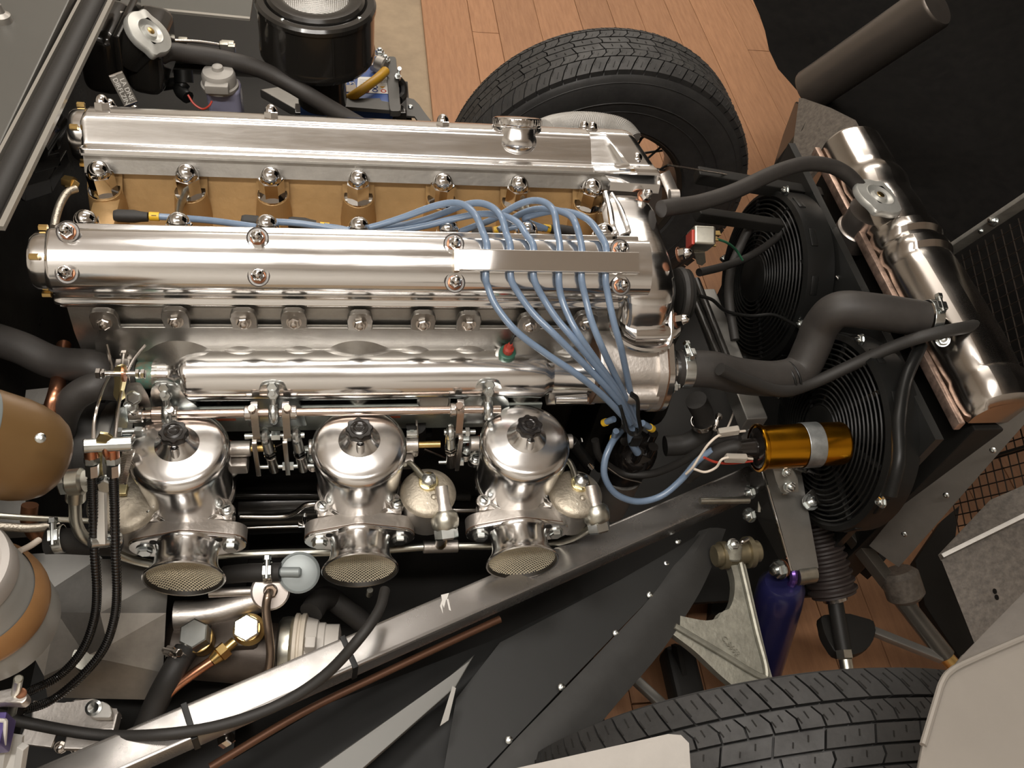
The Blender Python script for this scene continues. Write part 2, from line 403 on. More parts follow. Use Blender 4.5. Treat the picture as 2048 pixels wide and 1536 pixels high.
# nuts on the near cover (in shallow recesses, on copper washers)
N1 = V((0, -.574, .819)); N2 = V((0, .574, .819))
for i, px in enumerate([(135, 463), (515, 475), (908, 487), (1240, 497), (133, 546), (517, 552), (910, 565), (1242, 571)]):
    p = atp(*px, cv(-1, .03, .004, 0), N1)
    p = p-N1*.0045
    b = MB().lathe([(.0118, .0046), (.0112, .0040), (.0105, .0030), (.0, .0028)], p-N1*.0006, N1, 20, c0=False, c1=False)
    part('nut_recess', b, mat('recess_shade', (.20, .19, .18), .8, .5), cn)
    put('washer', WASH, cn, p+N1*.0022, N1, sc=.80, label='copper washer'); put('cover_nut', COVNUT, cn, p+N1*.0035, N1, spin=i*.5, sc=.98)
for i, px in enumerate([(206, 232), (543, 250), (885, 268)]):
    p = atp(*px, cv(1, .014, .0, 0), (0, -.819, .574))
    put('cover_nut', COVNUT, cf, p+N2*.004, N2, spin=i*.9+.2, sc=1.25)
for px in ((222, 235), (1167, 276), (1183, 278)):
    p = atp(*px, cv(1, .045 if px[0] < 1180 else .016, 0, 0), (0, -.819, .574))
    put('cover_nut', COVNUT, cf, p+N2*.004, N2, spin=.7, sc=1.1)
# --- rear cam end plugs
for s, c in ((-1, cn), (1, cf)):
    o = cv(s, .029, -.030, -.327)
    b = MB().lathe([(.032, .006), (.032, -.004), (.0315, -.010), (.0295, -.0135), (.025, -.015), (.0, -.0155)], o, (1, 0, 0), 40)
    part('end_plug', b, POL, c, 'round polished end plug')
    for a in (.9, 2.2, 3.9, 5.4):
        q = o+V((0, .037*cos(a), .034*sin(a))); part('end_bolt', MB().hexp(q, q+V((-.009, 0, 0)), .0036), BRASS, c, 'brass coloured end bolt')
# --- front chain towers
tp = [(.026, .775), (.024, .800), (.010, .8045), (-.02, .800), (-.06, .8015), (-.10, .8045), (-.135, .800), (-.155, .7915), (-.164, .775), (-.168, .750), (-.178, .745), (-.178, .735), (-.10, .73), (-.03, .755)]
def tower(xm, s, dz=0, pw=1.0):
    cy, cz = -.07, .76
    return [V((xm+(.012 if z < .752 else 0)*(1 if s < .99 else 0), cy+(y-cy)*(s if z > .752 else .5+.5*s), z if z < .752 else cz+(z-cz)*s)) for y, z in fillet(tp, .012, 3)]
b = MB().loft([tower(.308, .80), tower(.315, .93), tower(.322, .985), tower(.332, 1.0), tower(.350, 1.0), tower(.362, .985), tower(.372, .93), tower(.379, .82)])
part('front_tower', b, POL, cn, 'bulging polished chain housing at its front end')
b = MB()     # flange lip round the tower
lip = [V((x, y, z)) for x, y, z in ((.300, -.150, .762), (.306, -.172, .744), (.330, -.186, .736), (.362, -.186, .734), (.376, -.176, .739), (.378, -.14, .764), (.378, -.10, .774), (.380, -.05, .774), (.384, .0, .772), (.384, .022, .778))]
b.tube(lip, .0045, 8, 5); part('tower_lip', b, POL, cn)
b = MB().tube([(.318, .024, .800), (.318, -.01, .798), (.316, -.04, .797), (.314, -.063, .805), (.305, -.075, .812), (.29, -.08, .815)], .0045, 8, 5)
b.tube([(.325, .02, .802), (.331, -.01, .803), (.333, -.04, .803), (.331, -.058, .806), (.318, -.07, .811)], .0028, 8, 5)
part('tower_rib', b, POL, cn)
for px, y in (((1290, 392), .012), ((1362, 508), -.1), ((1357, 640), -.175)):
    p = at(*px, y=y); ax = V((.25, -.35, .85)) if y > -.05 else V((.75, -.3, .55))
    put('washer', WASH, cn, p-ax.normalized()*.004, ax, sc=.95, label='copper washer'); put('cover_nut', COVNUT, cn, p-ax.normalized()*.003, ax, sc=1.0)
# far tower: the cover grows a base toward the valley and a sloped front
TP = [(-.020, -.050), (-.020, -.043), (-.006, -.041), (-.003, -.012), (-.002, -.001), (.010, .003), (.05, .003), (.066, -.01), (.066, -.04), (.075, -.05)]
TP2 = [(-.042, -.050), (-.042, -.041), (-.030, -.038), (-.012, -.012), (-.004, .001), (.010, .006), (.05, .006), (.068, -.01), (.07, -.04), (.078, -.05)]
def mixp(t): return fillet([(a[0]*(1-t)+c[0]*t, a[1]*(1-t)+c[1]*t) for a, c in zip(TP, TP2)], .004, 2)
def ft(x, t, k, sh=1.0): return [cv(1, .03+(u-.03)*sh, v if v < -.04 else -.045+(v+.045)*sh, x+k*max(0, (.006-v))) for u, v in mixp(t)]
b = MB().loft([ft(.300, 0, .1), ft(.309, .25, .55), ft(.314, .75, .7), ft(.318, 1, .72), ft(.345, 1, .68), ft(.352, 1, .66, .99), ft(.357, 1, .6, .95), ft(.359, 1, .5, .88)])
part('front_tower', b, POL, cf, 'polished sloping chain housing at its front end')
b = MB().loft([[V((x, y, z)) for x, y, z in ((.318, .06, .795), (.322, .024, .804), (.390, .024, .801), (.394, .06, .80))], [V((x, y, z)) for x, y, z in ((.318, .06, .806), (.323, .030, .813), (.391, .030, .811), (.396, .06, .812))]])
part('tower_flange', b, POL, cf)
p = at(1272, 340, y=.055); put('washer', WASH, cf, p-N2*.002, N2, label='copper washer'); put('cover_nut', COVNUT, cf, p, N2, sc=1.35)
# --- oil filler neck and cap on the far cover
o = cv(1, .016, 0, .206); ax = N2
b = MB().lathe([(.004, -.036), (.018, -.033), (.0265, -.027), (.0305, -.019), (.0295, -.011), (.0272, -.005), (.0265, .002)], o, ax, 40)
part('filler_neck', b, POL, cf)
o = o-ax*.002
b = MB().lathe([(.0265, .003), (.0300, .0040), (.0318, .006), (.0325, .0085), (.0325, .0135), (.0315, .016), (.028, .0175), (.012, .0185), (0, .0188)], o, ax, 48)
fc = part('filler_cap', b, CHROME, cf, 'round ribbed oil filler cap')
b = MB()
for i in range(40):
    t = 2*PI*i/40; x_, y_, _ = frame(ax)
    p = o+ax*.011+(x_*cos(t)+y_*sin(t))*.0323
    b.bar(p-ax*.0035, p+ax*.0035, .0016, .0014, up=x_*cos(t)+y_*sin(t))
part('cap_rib', b, CHROME, fc, kind='stuff')
# --- pale ribbed breather duct beyond the far cover
pts = [at(1085, 266, y=.14), at(1110, 256, y=.17), at(1150, 250, y=.19), at(1200, 252, y=.2), at(1240, 262, y=.19), at(1262, 285, y=.17)]
d = thing('breather_hose', 'ribbed pale braided breather hose arching behind the far cam cover', 'hose', pts[0])
b = MB().tube(pts, .018, 16, 8); part('hose_body', b, mat('braided_sleeve', (.36, .345, .32), .3, .5, bump=.3, bscale=300), d)
P = smooth(pts, 12); b = MB()
for i in range(1, len(P)-1): b.torus(P[i], P[i+1]-P[i-1], .0178, .0011, 18, 5)
part('hose_rib', b, mat('braided_sleeve', (.55, .53, .49)), d, kind='stuff')
# --- cylinder block, chain case and sump below
b = MB().box((0, YC, .44), (.62, .22, .355), bev=.01)
b.box((.352, YC, .46), (.03, .26, .40), bev=.01)
solo('engine_block', b, BLKS, 'black painted engine block beneath the cylinder head', 'engine block')
# ------------------------------------------------------------------ inlet manifold with water rail and thermostat housing
im = thing('inlet_manifold', 'polished inlet manifold with its round water rail, between the cam cover and the carburettors', 'manifold', (0, -.165, .60))
RY, RZ, RR = -.170, .667, .0315
b = MB().lathe([(.0185, -.238), (.0185, -.222), (.019, -.218), (.0225, -.212), (.029, -.205), (RR, -.197), (RR+.0005, 0), (RR, .205), (RR+.001, .225), (.0285, .234), (.0275, .238)], (0, RY, RZ), (1, 0, 0), 40)
part('water_rail', b, POL, im, 'round polished water rail')
b = MB()      # inlet tracts: a wavy casting from the head face to the carburettor flanges
def tract(u, v):
    x = -.272+.535*u
    bl = max(0, 1-abs(x+.207)/.052)+max(0, 1-abs(x+.002)/.06)+max(0, 1-abs(x-.2)/.052)
    bl = bl*bl*(3-2*bl) if bl < 1 else 1
    wv = .006*cos(2*PI*(x+.207)/.068)
    y = -.147-.018*v-(.022*bl+.006+wv)*sin(v*PI*.5)
    z = .722-.105*v+.006*sin(v*PI)
    return V((x, y, z))
b.grid(tract, 90, 14)
for cx in (-.207, -.002, .2):
    b.loft([[V((cx+.034*cos(t)*k+0, y, zc+.030*sin(t)*k)) for t in [2*PI*i/24 for i in range(24)]] for y, zc, k in ((-.135, .645, 1.15), (-.165, .60, 1.05), (-.185, .56, 1), (-.204, .537, 1))])
part('inlet_tract', b, CAST, im, 'wavy grey inlet tracts')
b = MB()
b.prism([V((x, -.149, z)) for x, z in fillet([(-.285, .735), (.262, .735), (.268, .70), (.25, .672), (-.24, .665), (-.262, .64), (-.292, .645), (-.30, .70)], .008, 3)], (0, -.006, 0), .0015)
part('head_flange', b, CAST, im, 'grey flange along the head')
for px in ((210, 637), (352, 634), (488, 636), (588, 636), (720, 640), (846, 640), (937, 641), (1058, 644), (1170, 640)):
    p = at(*px, y=-.155)
    b = MB().prism([p+V((dx, .002, dz)) for dx, dz in fillet([(-.0145, .008), (-.010, .016), (.010, .016), (.0145, .008), (.014, -.014), (-.014, -.014)], .004, 3)], (0, -.007, 0), .0012)
    part('nut_pad', b, CAST, im)
    put('hex_nut', BOLTD, im, p+V((0, -.005, -.001)), (0, -.95, .3), spin=px[0]*.1, sc=.92)
b = MB()
for x0, x1 in ((-.19, -.15), (-.02, .05), (.165, .215)):
    b.box(((x0+x1)/2, -.196, .6135), (x1-x0, .004, .005), bev=.001)
part('gasket_edge', b, ORG, im, kind='stuff')
b = MB().box((-.02, -.1955, .612), (.50, .004, .050), bev=.0012); part('lower_flange', b, mat('greenish_alloy', (.36, .39, .36), .8, .42, vary=.15, vscale=25), im, 'greenish grey lower flange plate')
# body between rail and thermostat housing
b = MB().lathe([(.0265, .232), (.0255, .24), (.0265, .262), (.028, .285), (.031, .296)], (0, RY, RZ), (1, 0, 0), 32)
b.loft([[V((x, RY+dy, RZ+dz)) for dy, dz in fillet([(-.03, -.022), (-.026, -.005), (.02, -.005), (.02, -.032), (-.03, -.032)], .004, 2)] for x in (.235, .265, .298)])
b.tube([(.245, RY-.027, RZ-.020), (.285, RY-.029, RZ-.018)], .007, 10, 0)
part('outlet_neck', b, POL, im, 'polished neck joining rail to thermostat housing')
p = at(868, 802, y=-.195)
b = MB().lathe([(.021, 0), (.021, .003), (.018, .005), (.016, .0045), (.0, .0045)], p+V((0, .004, -.003)), (0, -.9, .45), 28); part('blank_plug', b, CAST, im)
b = MB()   # thermostat housing
hs = [(-.040, .012), (-.036, .034), (.002, .058), (.026, .058), (.028, -.03), (-.03, -.034)]
def hl(x, k=1.0): return [V((x, RY+y*k, RZ+z*k)) for y, z in fillet(hs, .016, 4)]
b.loft([hl(.292, .97), hl(.296), hl(.365), hl(.369, .96)])
b.lathe([(.0, .318), (.010, .322), (.0125, .335), (.0125, .37)], (0, RY-.040, RZ+.004), (1, 0, 0), 16)
b.lathe([(.0135, .345), (.0135, .372)], (0, RY+.012, RZ+.046), (1, 0, 0), 16)
b.lathe([(.011, .350), (.011, .372)], (0, RY-.032, RZ-.022), (1, 0, 0), 16)
th = thing('thermostat_housing', 'matt cast thermostat housing at the front end of the inlet manifold', 'housing', (.33, RY, RZ-.03))
part('housing_body', b, CASTL, th)
fl_ = [(-.050, .012), (-.040, .040), (.004, .064), (.032, .062), (.034, -.032), (-.036, -.040), (-.052, -.012)]
b = MB().loft([[V((x, RY+y, RZ+z)) for y, z in fillet(fl_, .010, 4)] for x in (.366, .377)]); part('rear_flange', b, CASTL, th)
b = MB().loft([[V((x, RY+y*1.01, RZ+z*1.01)) for y, z in fillet(fl_, .010, 4)] for x in (.377, .379)]); part('gasket', b, GASK, th, 'brown gasket')
b = MB().loft([[V((x, RY+y*k, RZ+z*k)) for y, z in fillet(fl_, .010, 4)] for x, k in ((.379, 1), (.386, .99), (.390, .88))])
b.lathe([(.026, .388), (.021, .394), (.0195, .400), (.0195, .435)], (0, RY+.002, RZ+.004), (1, 0, 0), 28)
part('water_outlet', b, POL, th, 'polished water outlet')
for dy, dz in ((.020, .050), (-.038, .018), (-.030, -.026), (.022, -.022)):
    put('hex_nut', BOLT, th, (.388, RY+dy, RZ+dz), (1, 0, 0), spin=.3, sc=.95)
b = MB().loft([[V((x, RY+y*1.01, RZ+z*1.01)) for y, z in fillet(hs, .016, 4)] for x in (.2900, .2922)]); part('joint_gasket', b, GASK, th, 'brown gasket')
# temperature sender on the rail
p = at(1010, 712, y=-.160)+V((0, -.006, .010)); ax = V((.05, -.12, 1)).normalized()
sd = thing('temperature_sender', 'red and green temperature sender screwed into the water rail', 'sensor', p-ax*.01)
b = MB().lathe([(.0155, -.006), (.0145, .001), (.013, .002), (.0, .002)], p-ax*.002, ax, 24); part('boss', b, POL, sd)
b = MB().lathe([(.0105, 0), (.0105, .006), (.008, .0075)], p, ax, 20); part('body', b, mat('green_band', (.05, .16, .11), .2, .4), sd, 'green sender body')
b = MB().lathe([(.0065, .006), (.0065, .015), (.004, .017), (.0028, .024)], p, ax, 16); part('insulator', b, RED, sd, 'red insulator')
b = MB().tube([p+ax*.022, p+ax*.034+V((.003, .006, 0)), at(1030, 672, y=-.155), at(1050, 662, y=-.152), at(1085, 664, y=-.15), at(1130, 668, y=-.15)], .0016, 8); part('lead', b, RUB, sd)
# rear end: verdigris fitting, band clamp and heater hose
hz = thing('heater_hose', 'thick dark grey rubber hose running left from the rear of the water rail', 'hose', at(275, 725, y=RY))
pts = [V((-.255, RY, RZ+.001)), V((-.29, RY, RZ-.001)), at(190, 733, y=-.165), at(110, 725, y=-.15), at(40, 695, y=-.13), at(-30, 672, y=-.11)]
b = MB().tube(pts, .0192, 20, 8); part('hose_body', b, HOSE, hz)
b = MB().lathe([(.0165, -.262), (.0165, -.236), (.0185, -.235), (.0185, -.232)], (0, RY, RZ), (1, 0, 0), 26); part('hose_spigot', b, GREEN, hz, 'green tarnished spigot')
def band_clamp(parent, c, ax, r, w, screwdir, m=ZINC):
    ax = V(ax).normalized(); c = V(c); sd = V(screwdir); sd = (sd-ax*(sd @ ax)).normalized(); tg = ax.cross(sd)
    b = MB().lathe([(r, -w/2), (r+.0006, -w/2), (r+.0011, -w/2+.001), (r+.0011, w/2-.001), (r+.0006, w/2), (r, w/2)], c, ax, 30, c0=False, c1=False)
    k = part('hose_clamp', b, m, parent, 'bright band clamp')
    s = c+sd*(r+.0045)
    b = MB().obox(s, ax*w*1.05, tg*.012, sd*.006, .0012); b.cyl(s-tg*.013, s+tg*.010, .0034, n=12); b.hexp(s-tg*.013, s-tg*.019, .0052)
    part('clamp_screw', b, m, k)
    b = MB()
    for i in range(12):
        a = -.75-.12*i; d = sd*cos(a)+tg*sin(a)
        b.obox(c+d*(r+.0012), ax*w*.62, d.cross(ax)*.0011, d*.0007)
    part('worm_slot', b, BLKS, k, kind='stuff')
band_clamp(hz, (-.268, RY, RZ), (1, 0, 0), .0198, .015, (0, -.1, 1), STEEL)

# ------------------------------------------------------------------ carburettors
CY, CB = -.254, .521
cb = thing('carburettor', 'bright aluminium carburettor nearest the bulkhead, leftmost of the three', 'carburettor', (-.207, CY, .46), 'triple carburettors')
x0 = -.207
b = MB().lathe([(.0500, .546), (.0508, .556), (.0522, .580), (.0543, .604), (.0558, .617), (.0566, .6255), (.0566, .632), (.0554, .6372), (.0522, .6415), (.0470, .6440), (.0380, .6455), (.0290, .6467), (.0245, .6474), (.0232, .6488), (.0200, .6517), (.0165, .6570), (.0130, .6610), (.0115, .6615)], (x0, CY, 0), n=64)
part('dashpot', b, DASH, cb, 'domed bright dashpot')
b = MB().loft([[V((x0+rr*cos(t), CY+rr*sin(t), z)) for t, rr in [(2*PI*i/32, (.0160 if i % 4 in (0, 1) else .0142)*k) for i in range(32)]] for z, k in ((.660, .70), (.663, .92), (.6645, 1), (.6715, 1), (.673, .93))])
b.lathe([(.0105, .6728), (.0100, .6738), (.0072, .6742), (.006, .6735), (.0045, .6735), (.0040, .6742), (.0, .6744)], (x0, CY, 0), n=24)
part('damper_cap', b, BAKE, cb, 'black bakelite damper cap')
b = MB().cyl((x0+.001, CY-.0185, .640), (x0+.001, CY-.0150, .662), .0054, .0050, n=14, bev=.001); part('vent_boss', b, DASH, cb)
# body
b = MB()
b.lathe([(.0405, .531), (.0490, .535), (.0530, .5390), (.0530, .5465), (.0505, .549)], (x0, CY, 0), n=40)
for sx, sy in ((-.046, -.034), (.046, -.034), (.050, .030), (-.050, .030)):
    b.cyl((x0+sx, CY+sy, .5440), (x0+sx, CY+sy, .5540), .0098, n=18, bev=.0012)
    b.loft([[V((x0+sx*k+px*sy*4*s, CY+sy*k+py*s, z)) for z, s in ((.5445, 1), (.5530, 1), (.5530, -1), (.5445, -1))] for k, px, py in ((1, -.04, .008), (.6, -.06, .014))])
part('chamber_flange', b, DASH, cb)
for i, (sx, sy) in enumerate(((-.046, -.034), (.046, -.034), (.050, .030), (-.050, .030))):
    put('screw', SCREW, cb, (x0+sx, CY+sy, .5540), (0, 0, 1), spin=.7+1.3*i, sc=1.1)
b = MB()
b.lathe([(.034, -.205), (.034, -.225), (.034, -.235), (.034, -.298), (.033, -.306)], (x0, 0, CB), (0, 1, 0), 32)
b.box((x0, CY, .524), (.078, .062, .036), bev=.010)
b.box((x0, -.296, .530), (.060, .024, .034), bev=.006)
b.loft([[V((x0+sx*.046, CY-.034+dy, z)) for dy, z in ((-.009, .515), (-.009, .546), (.009, .546), (.009, .515))] for sx in (-1.12, 1.12)])
part('carb_body', b, CASTL, cb, 'matt cast body')
def oval(y, k=1.0, w=.0475, h=.0345, e=.0205, n=36):
    out = []
    for i in range(n):                          # convex hull of a centre circle and two end circles
        t = 2*PI*i/n; d = V((cos(t), 0, sin(t)))
        best = max(((c, r) for c, r in ((V((-w, 0, 0)), e), (V((0, 0, 0)), h), (V((w, 0, 0)), e))), key=lambda q: q[0] @ d+q[1])
        out.append(V((x0, y, CB))+(best[0]+d*best[1])*k)
    return out
def dense(L, n=3): return [L[i].lerp(L[(i+1) % len(L)], k/n) for i in range(len(L)) for k in range(n)]
b = MB().loft([oval(-.296, .93), oval(-.298), oval(-.3135), oval(-.315, .985)]); part('mouth_flange', b, CASTL, cb)
b = MB().loft([oval(-.3150, 1.005), oval(-.3160, 1.005)]); part('flange_gasket', b, GASK, cb, 'thin brown gasket')
tr = MB().loft([oval(-.3160, 1.0), oval(-.3185, 1.0), oval(-.3195, .985)])
tr.lathe([(.0385, -.3185), (.0366, -.321), (.0358, -.326), (.0358, -.334), (.0372, -.344), (.0398, -.351), (.0440, -.3565), (.0462, -.3595), (.0470, -.3612), (.0462, -.3625), (.0446, -.362)], (x0, 0, CB), (0, 1, 0), 48, c0=False, c1=False)
tr.cur = 1; tr.lathe([(.0446, -.362), (.0425, -.3575), (.038, -.348), (.0335, -.335), (.0325, -.315), (.0322, -.27), (.0, -.268)], (x0, 0, CB), (0, 1, 0), 48, c0=False, c1=False)
tp_ = part('ram_pipe', tr, [DASH, mat('pipe_bore', (.025, .021, .016), .4, .5)], cb, 'bright flared ram pipe')
b = MB(); R_ = .0428
def dm(x, z): return V((x0+x, -.3575+.010*(1-(x*x+z*z)/(R_*R_)), CB+z))
k = 13
for i in range(-k, k+1):
    s = i/k*R_*.985; h = math.sqrt(max(1e-8, R_*R_-s*s)); m = 9
    for A in (0, 1):
        pts = []
        for j in range(m+1):
            t = -h+2*h*j/m; x, z = ((s+t, s-t) if False else (s*.7071+t*.7071, s*.7071-t*.7071)) if A else (s*.7071-t*.7071, s*.7071+t*.7071)
            if A: x, z = -s*.7071+t*.7071, s*.7071+t*.7071
            else: x, z = s*.7071+t*.7071, s*.7071-t*.7071
            pts.append(dm(x, z)+V((0, .0003 if A else 0, 0)))
        b.tube(pts, .00066, 5, 0)
MESHM = mat('woven_mesh', (.78, .71, .56), .6, .36)
part('mesh_screen', b, MESHM, tp_, 'woven wire mesh over the mouth', kind='stuff', angle=60)
for sx in (-1, 1): put('flange_bolt', HEAD, cb, (x0+sx*.0495, -.3195, CB-.002), (0, -1, 0), spin=.5*sx, sc=1.15)
b = MB()
for sx in (-1, 1): b.lathe([(.0042, 0), (.0042, .0006), (.0, .0006)], (x0+sx*.0375, -.3197, CB+.015), (0, -1, 0), 14)
part('flange_hole', b, BLKS, cb, kind='stuff')
# throttle spindle barrel on the right of each body, mounting flange behind
b = MB().cyl((x0+.03, CY+.030, .589), (x0+.074, CY+.030, .589), .0098, n=20, bev=.001)
b.cyl((x0-.03, CY+.030, .589), (x0-.062, CY+.030, .589), .0098, n=20, bev=.001)
b.box((x0+.050, CY+.024, .566), (.038, .022, .020), bev=.003)
b.box((x0, CY+.040, .565), (.07, .022, .05), bev=.006)
part('spindle_barrel', b, CASTL, cb)
b = MB().loft([[V((x0+dx, y, .548+dz)) for dx, dz in fillet([(-.058, .012), (-.03, .034), (.03, .034), (.058, .012), (.058, -.03), (-.058, -.03)], .012, 3)] for y in (-.216, -.203)]); part('mount_flange', b, CASTL, cb)
b = MB().loft([[V((x0+dx, y, .548+dz)) for dx, dz in fillet([(-.060, .014), (-.03, .036), (.03, .036), (.060, .014), (.06, -.03), (-.06, -.03)], .012, 3)] for y in (-.203, -.200)]); part('mount_gasket', b, ORG, cb, 'red gasket')
for sx in (-1, 1): put('mount_nut', HEAD, cb, (x0+sx*.050, -.216, .556), (0, -1, .1), spin=.2, sc=1.25)
c2 = copy_tree(cb); c2.location = (-.002, CY, .46); c2['label'] = 'bright aluminium carburettor in the middle of the three'
c3 = copy_tree(cb); c3.location = (.2, CY, .46); c3['label'] = 'bright aluminium carburettor nearest the radiator, rightmost of the three'
# spindle ends (brass coloured) and fuel float chambers
b = MB().cyl((.032, CY+.030, .589), (.100, CY+.030, .589), .0046, n=14); part('spindle', b, BRASS, c2, 'brass coloured spindle end')
b = MB().cyl((-.14, CY+.030, .589), (-.105, CY+.030, .589), .0046, n=14); part('spindle', b, BRASS, cb, 'brass coloured spindle end')
b = MB().cyl((.25, CY+.030, .589), (.275, CY+.030, .589), .0046, n=14); part('spindle', b, BRASS, c3, 'brass coloured spindle end')
SUT = text_mesh('SU', .0145, .0006, NICK)
LIDM = mat('aged_lid_alloy', (.47, .42, .34), .9, .48, bump=.25, bscale=260, vary=.18, vscale=30)
def float_chamber(c, ctr, nb, inlet, overflow, r=.0345):
    ctr = V(ctr); f = MB()
    f.lathe([(r, .0), (r+.001, .002), (r, .0045), (r*.93, .0075), (r*.75, .010), (r*.4, .0118), (0, .0122)], ctr, (0, 0, 1), 40)
    lid = part('float_lid', f, LIDM, c, 'aged domed float chamber lid')
    f = MB().lathe([(r*.93, 0), (r*.93, -.05), (r*.7, -.062)], ctr, (0, 0, 1), 32); part('float_bowl', f, GREYC, c)
    put_text(SUT, lid, ctr+V((-.010, -.0215, .0088)), (-1, .12, -.05), (-.15, -.22, 1))
    n0 = V(nb)
    f = MB().lathe([(.0125, 0), (.0125, .004), (.010, .0048)], n0, (0, 0, 1), 24)
    part('tag_washer', f, YZINC, lid, 'yellow washer')
    f = MB().hexp(n0+V((0, 0, .004)), n0+V((0, 0, .011)), .0102); f.lathe([(.0092, .010), (.0085, .0135), (.005, .016), (0, .0168)], n0, (0, 0, 1), 20)
    part('lid_nut', f, ZINC, lid)
    f = MB().tube(overflow, .0042, 12, 6); part('overflow_pipe', f, NICK, lid)
    p, q = map(V, inlet); d = (q-p).normalized()
    f = MB().lathe([(.008, 0), (.0085, .001), (.0092, .022), (.0110, .030), (.0128, .052)], p, d, 24); part('inlet_union', f, CASTL, lid)
    L = (q-p).length
    f = MB().lathe([(.0128, L-.030), (.0165, L-.026), (.0178, L-.018), (.0165, L-.010), (.013, L-.006)], p, d, 28); part('banjo', f, NICK, lid, 'rounded fuel banjo')
    f = MB().hexp(p+d*(L-.007), p+d*(L+.006), .0150); part('banjo_bolt', f, ZINC, lid)
    f = MB().ball(ctr+V((.006, -.011, .0115)), .0042, sc=(1, 1, .5)); part('rivet', f, LIDM, lid)
z2 = .560
for c, lid, nut, inl, ov in ((c2, (856, 988), (857, 966), ((882, 972), (893, 1070)), [(848, 955), (832, 938), (818, 926), (806, 930)]),
                             (c3, (1150, 990), (1160, 968), ((1180, 970), (1198, 1056)), [(1152, 955), (1145, 935), (1136, 922), (1126, 930), (1118, 952)])):
    L = at(*lid, z=z2)
    float_chamber(c, L, at(*nut, z=z2+.011), (at(*inl[0], z=z2+.016), at(*inl[1], z=z2-.014)), [at(*q, z=z2+.018-.003*i) for i, q in enumerate(ov)])
# rear carburettor's float chamber sits lower on its left
L = at(248, 1010, z=.548); f = MB().lathe([(.040, 0), (.0412, .003), (.040, .006), (.036, .010), (.026, .013), (.012, .0145), (0, .0148)], L, (0, 0, 1), 40)
lid = part('float_lid', f, LIDM, cb, 'aged domed float chamber lid'); f = MB().lathe([(.038, 0), (.038, -.06)], L, (0, 0, 1), 32); part('float_bowl', f, GREYC, cb)
put_text(SUT, lid, at(272, 1022, z=.556), (-.75, .6, 0), (.2, -.25, 1))
b = MB().box(L+V((-.004, .010, .018)), (.020, .014, .006), bev=.001); b.box(L+V((-.004, .010, .014)), (.010, .008, .006)); part('lid_clip', b, YZINC, lid, 'yellow plated clip')
L2 = at(196, 975, z=.553)

# ------------------------------------------------------------------ throttle rod and linkage
tl = thing('throttle_linkage', 'long copper toned throttle rod with plated levers above the carburettors', 'linkage', (-.05, -.215, .65))
RODM = mat('rod_steel', (.62, .50, .43), 1, .2)
ry, rz = -.2155, .652
b = MB().cyl((-.276, ry, rz), (.172, ry, rz), .0051, n=16, bev=.001); part('rod', b, RODM, tl, 'copper toned rod')
b = MB().cyl((-.238, ry, rz), (-.212, ry, rz), .0092, n=20, bev=.001); part('sleeve', b, RODM, tl)
def brk(px, k=1.0):       # bearing lobe: plate behind, eye bolt over the rod
    p = at(*px, y=-.205); x = p.x
    b = MB().prism([V((x+dx*k, -.2005, z)) for dx, z in fillet([(-.017, .676), (-.012, .688), (.012, .688), (.017, .676), (.019, .662), (.030, .646), (.036, .60), (-.036, .60), (-.030, .646), (-.019, .662)], .006, 3)], (0, .005, 0), .001)
    o = part('bracket_plate', b, ZINC, tl, 'plated bearing bracket')
    b = MB().cyl((x, -.203, .676), (x, -.214, .688), .0032, n=12); b.hexp((x, -.203, .672), (x, -.2085, .678), .0068); b.hexp((x, -.2005, .684), (x, -.207, .690), .0062)
    part('bracket_stud', b, ZINC, o)
    b = MB().torus((x, ry, rz), (1, 0, 0), .0085, .0062, 24, 10); b.ball((x, ry, rz), .0088, sc=(.7, 1, 1)); b.cyl((x, ry+.002, rz+.008), (x, -.206, .676), .0042, n=12)
    part('rod_eye', b, ZINC, tl, 'plated rod eye')
for q in ((333, 795), (547, 795), (975, 795)): brk(q)
def collar(px, w=.010):
    x = at(px, 825, y=ry).x
    b = MB().cyl((x-w/2, ry, rz), (x+w/2, ry, rz), .0098, n=24, bev=.0012); o = part('collar', b, STEEL, tl)
    b = MB().cyl((x, ry-.002, rz+.006), (x, ry-.004, rz+.0145), .0046, n=14, bev=.0006); b.cyl((x, ry-.0038, rz+.0138), (x, ry-.004, rz+.0146), .0022, n=6); part('collar_screw', b, STEEL, o)
collar(344, .013); collar(272, .016)
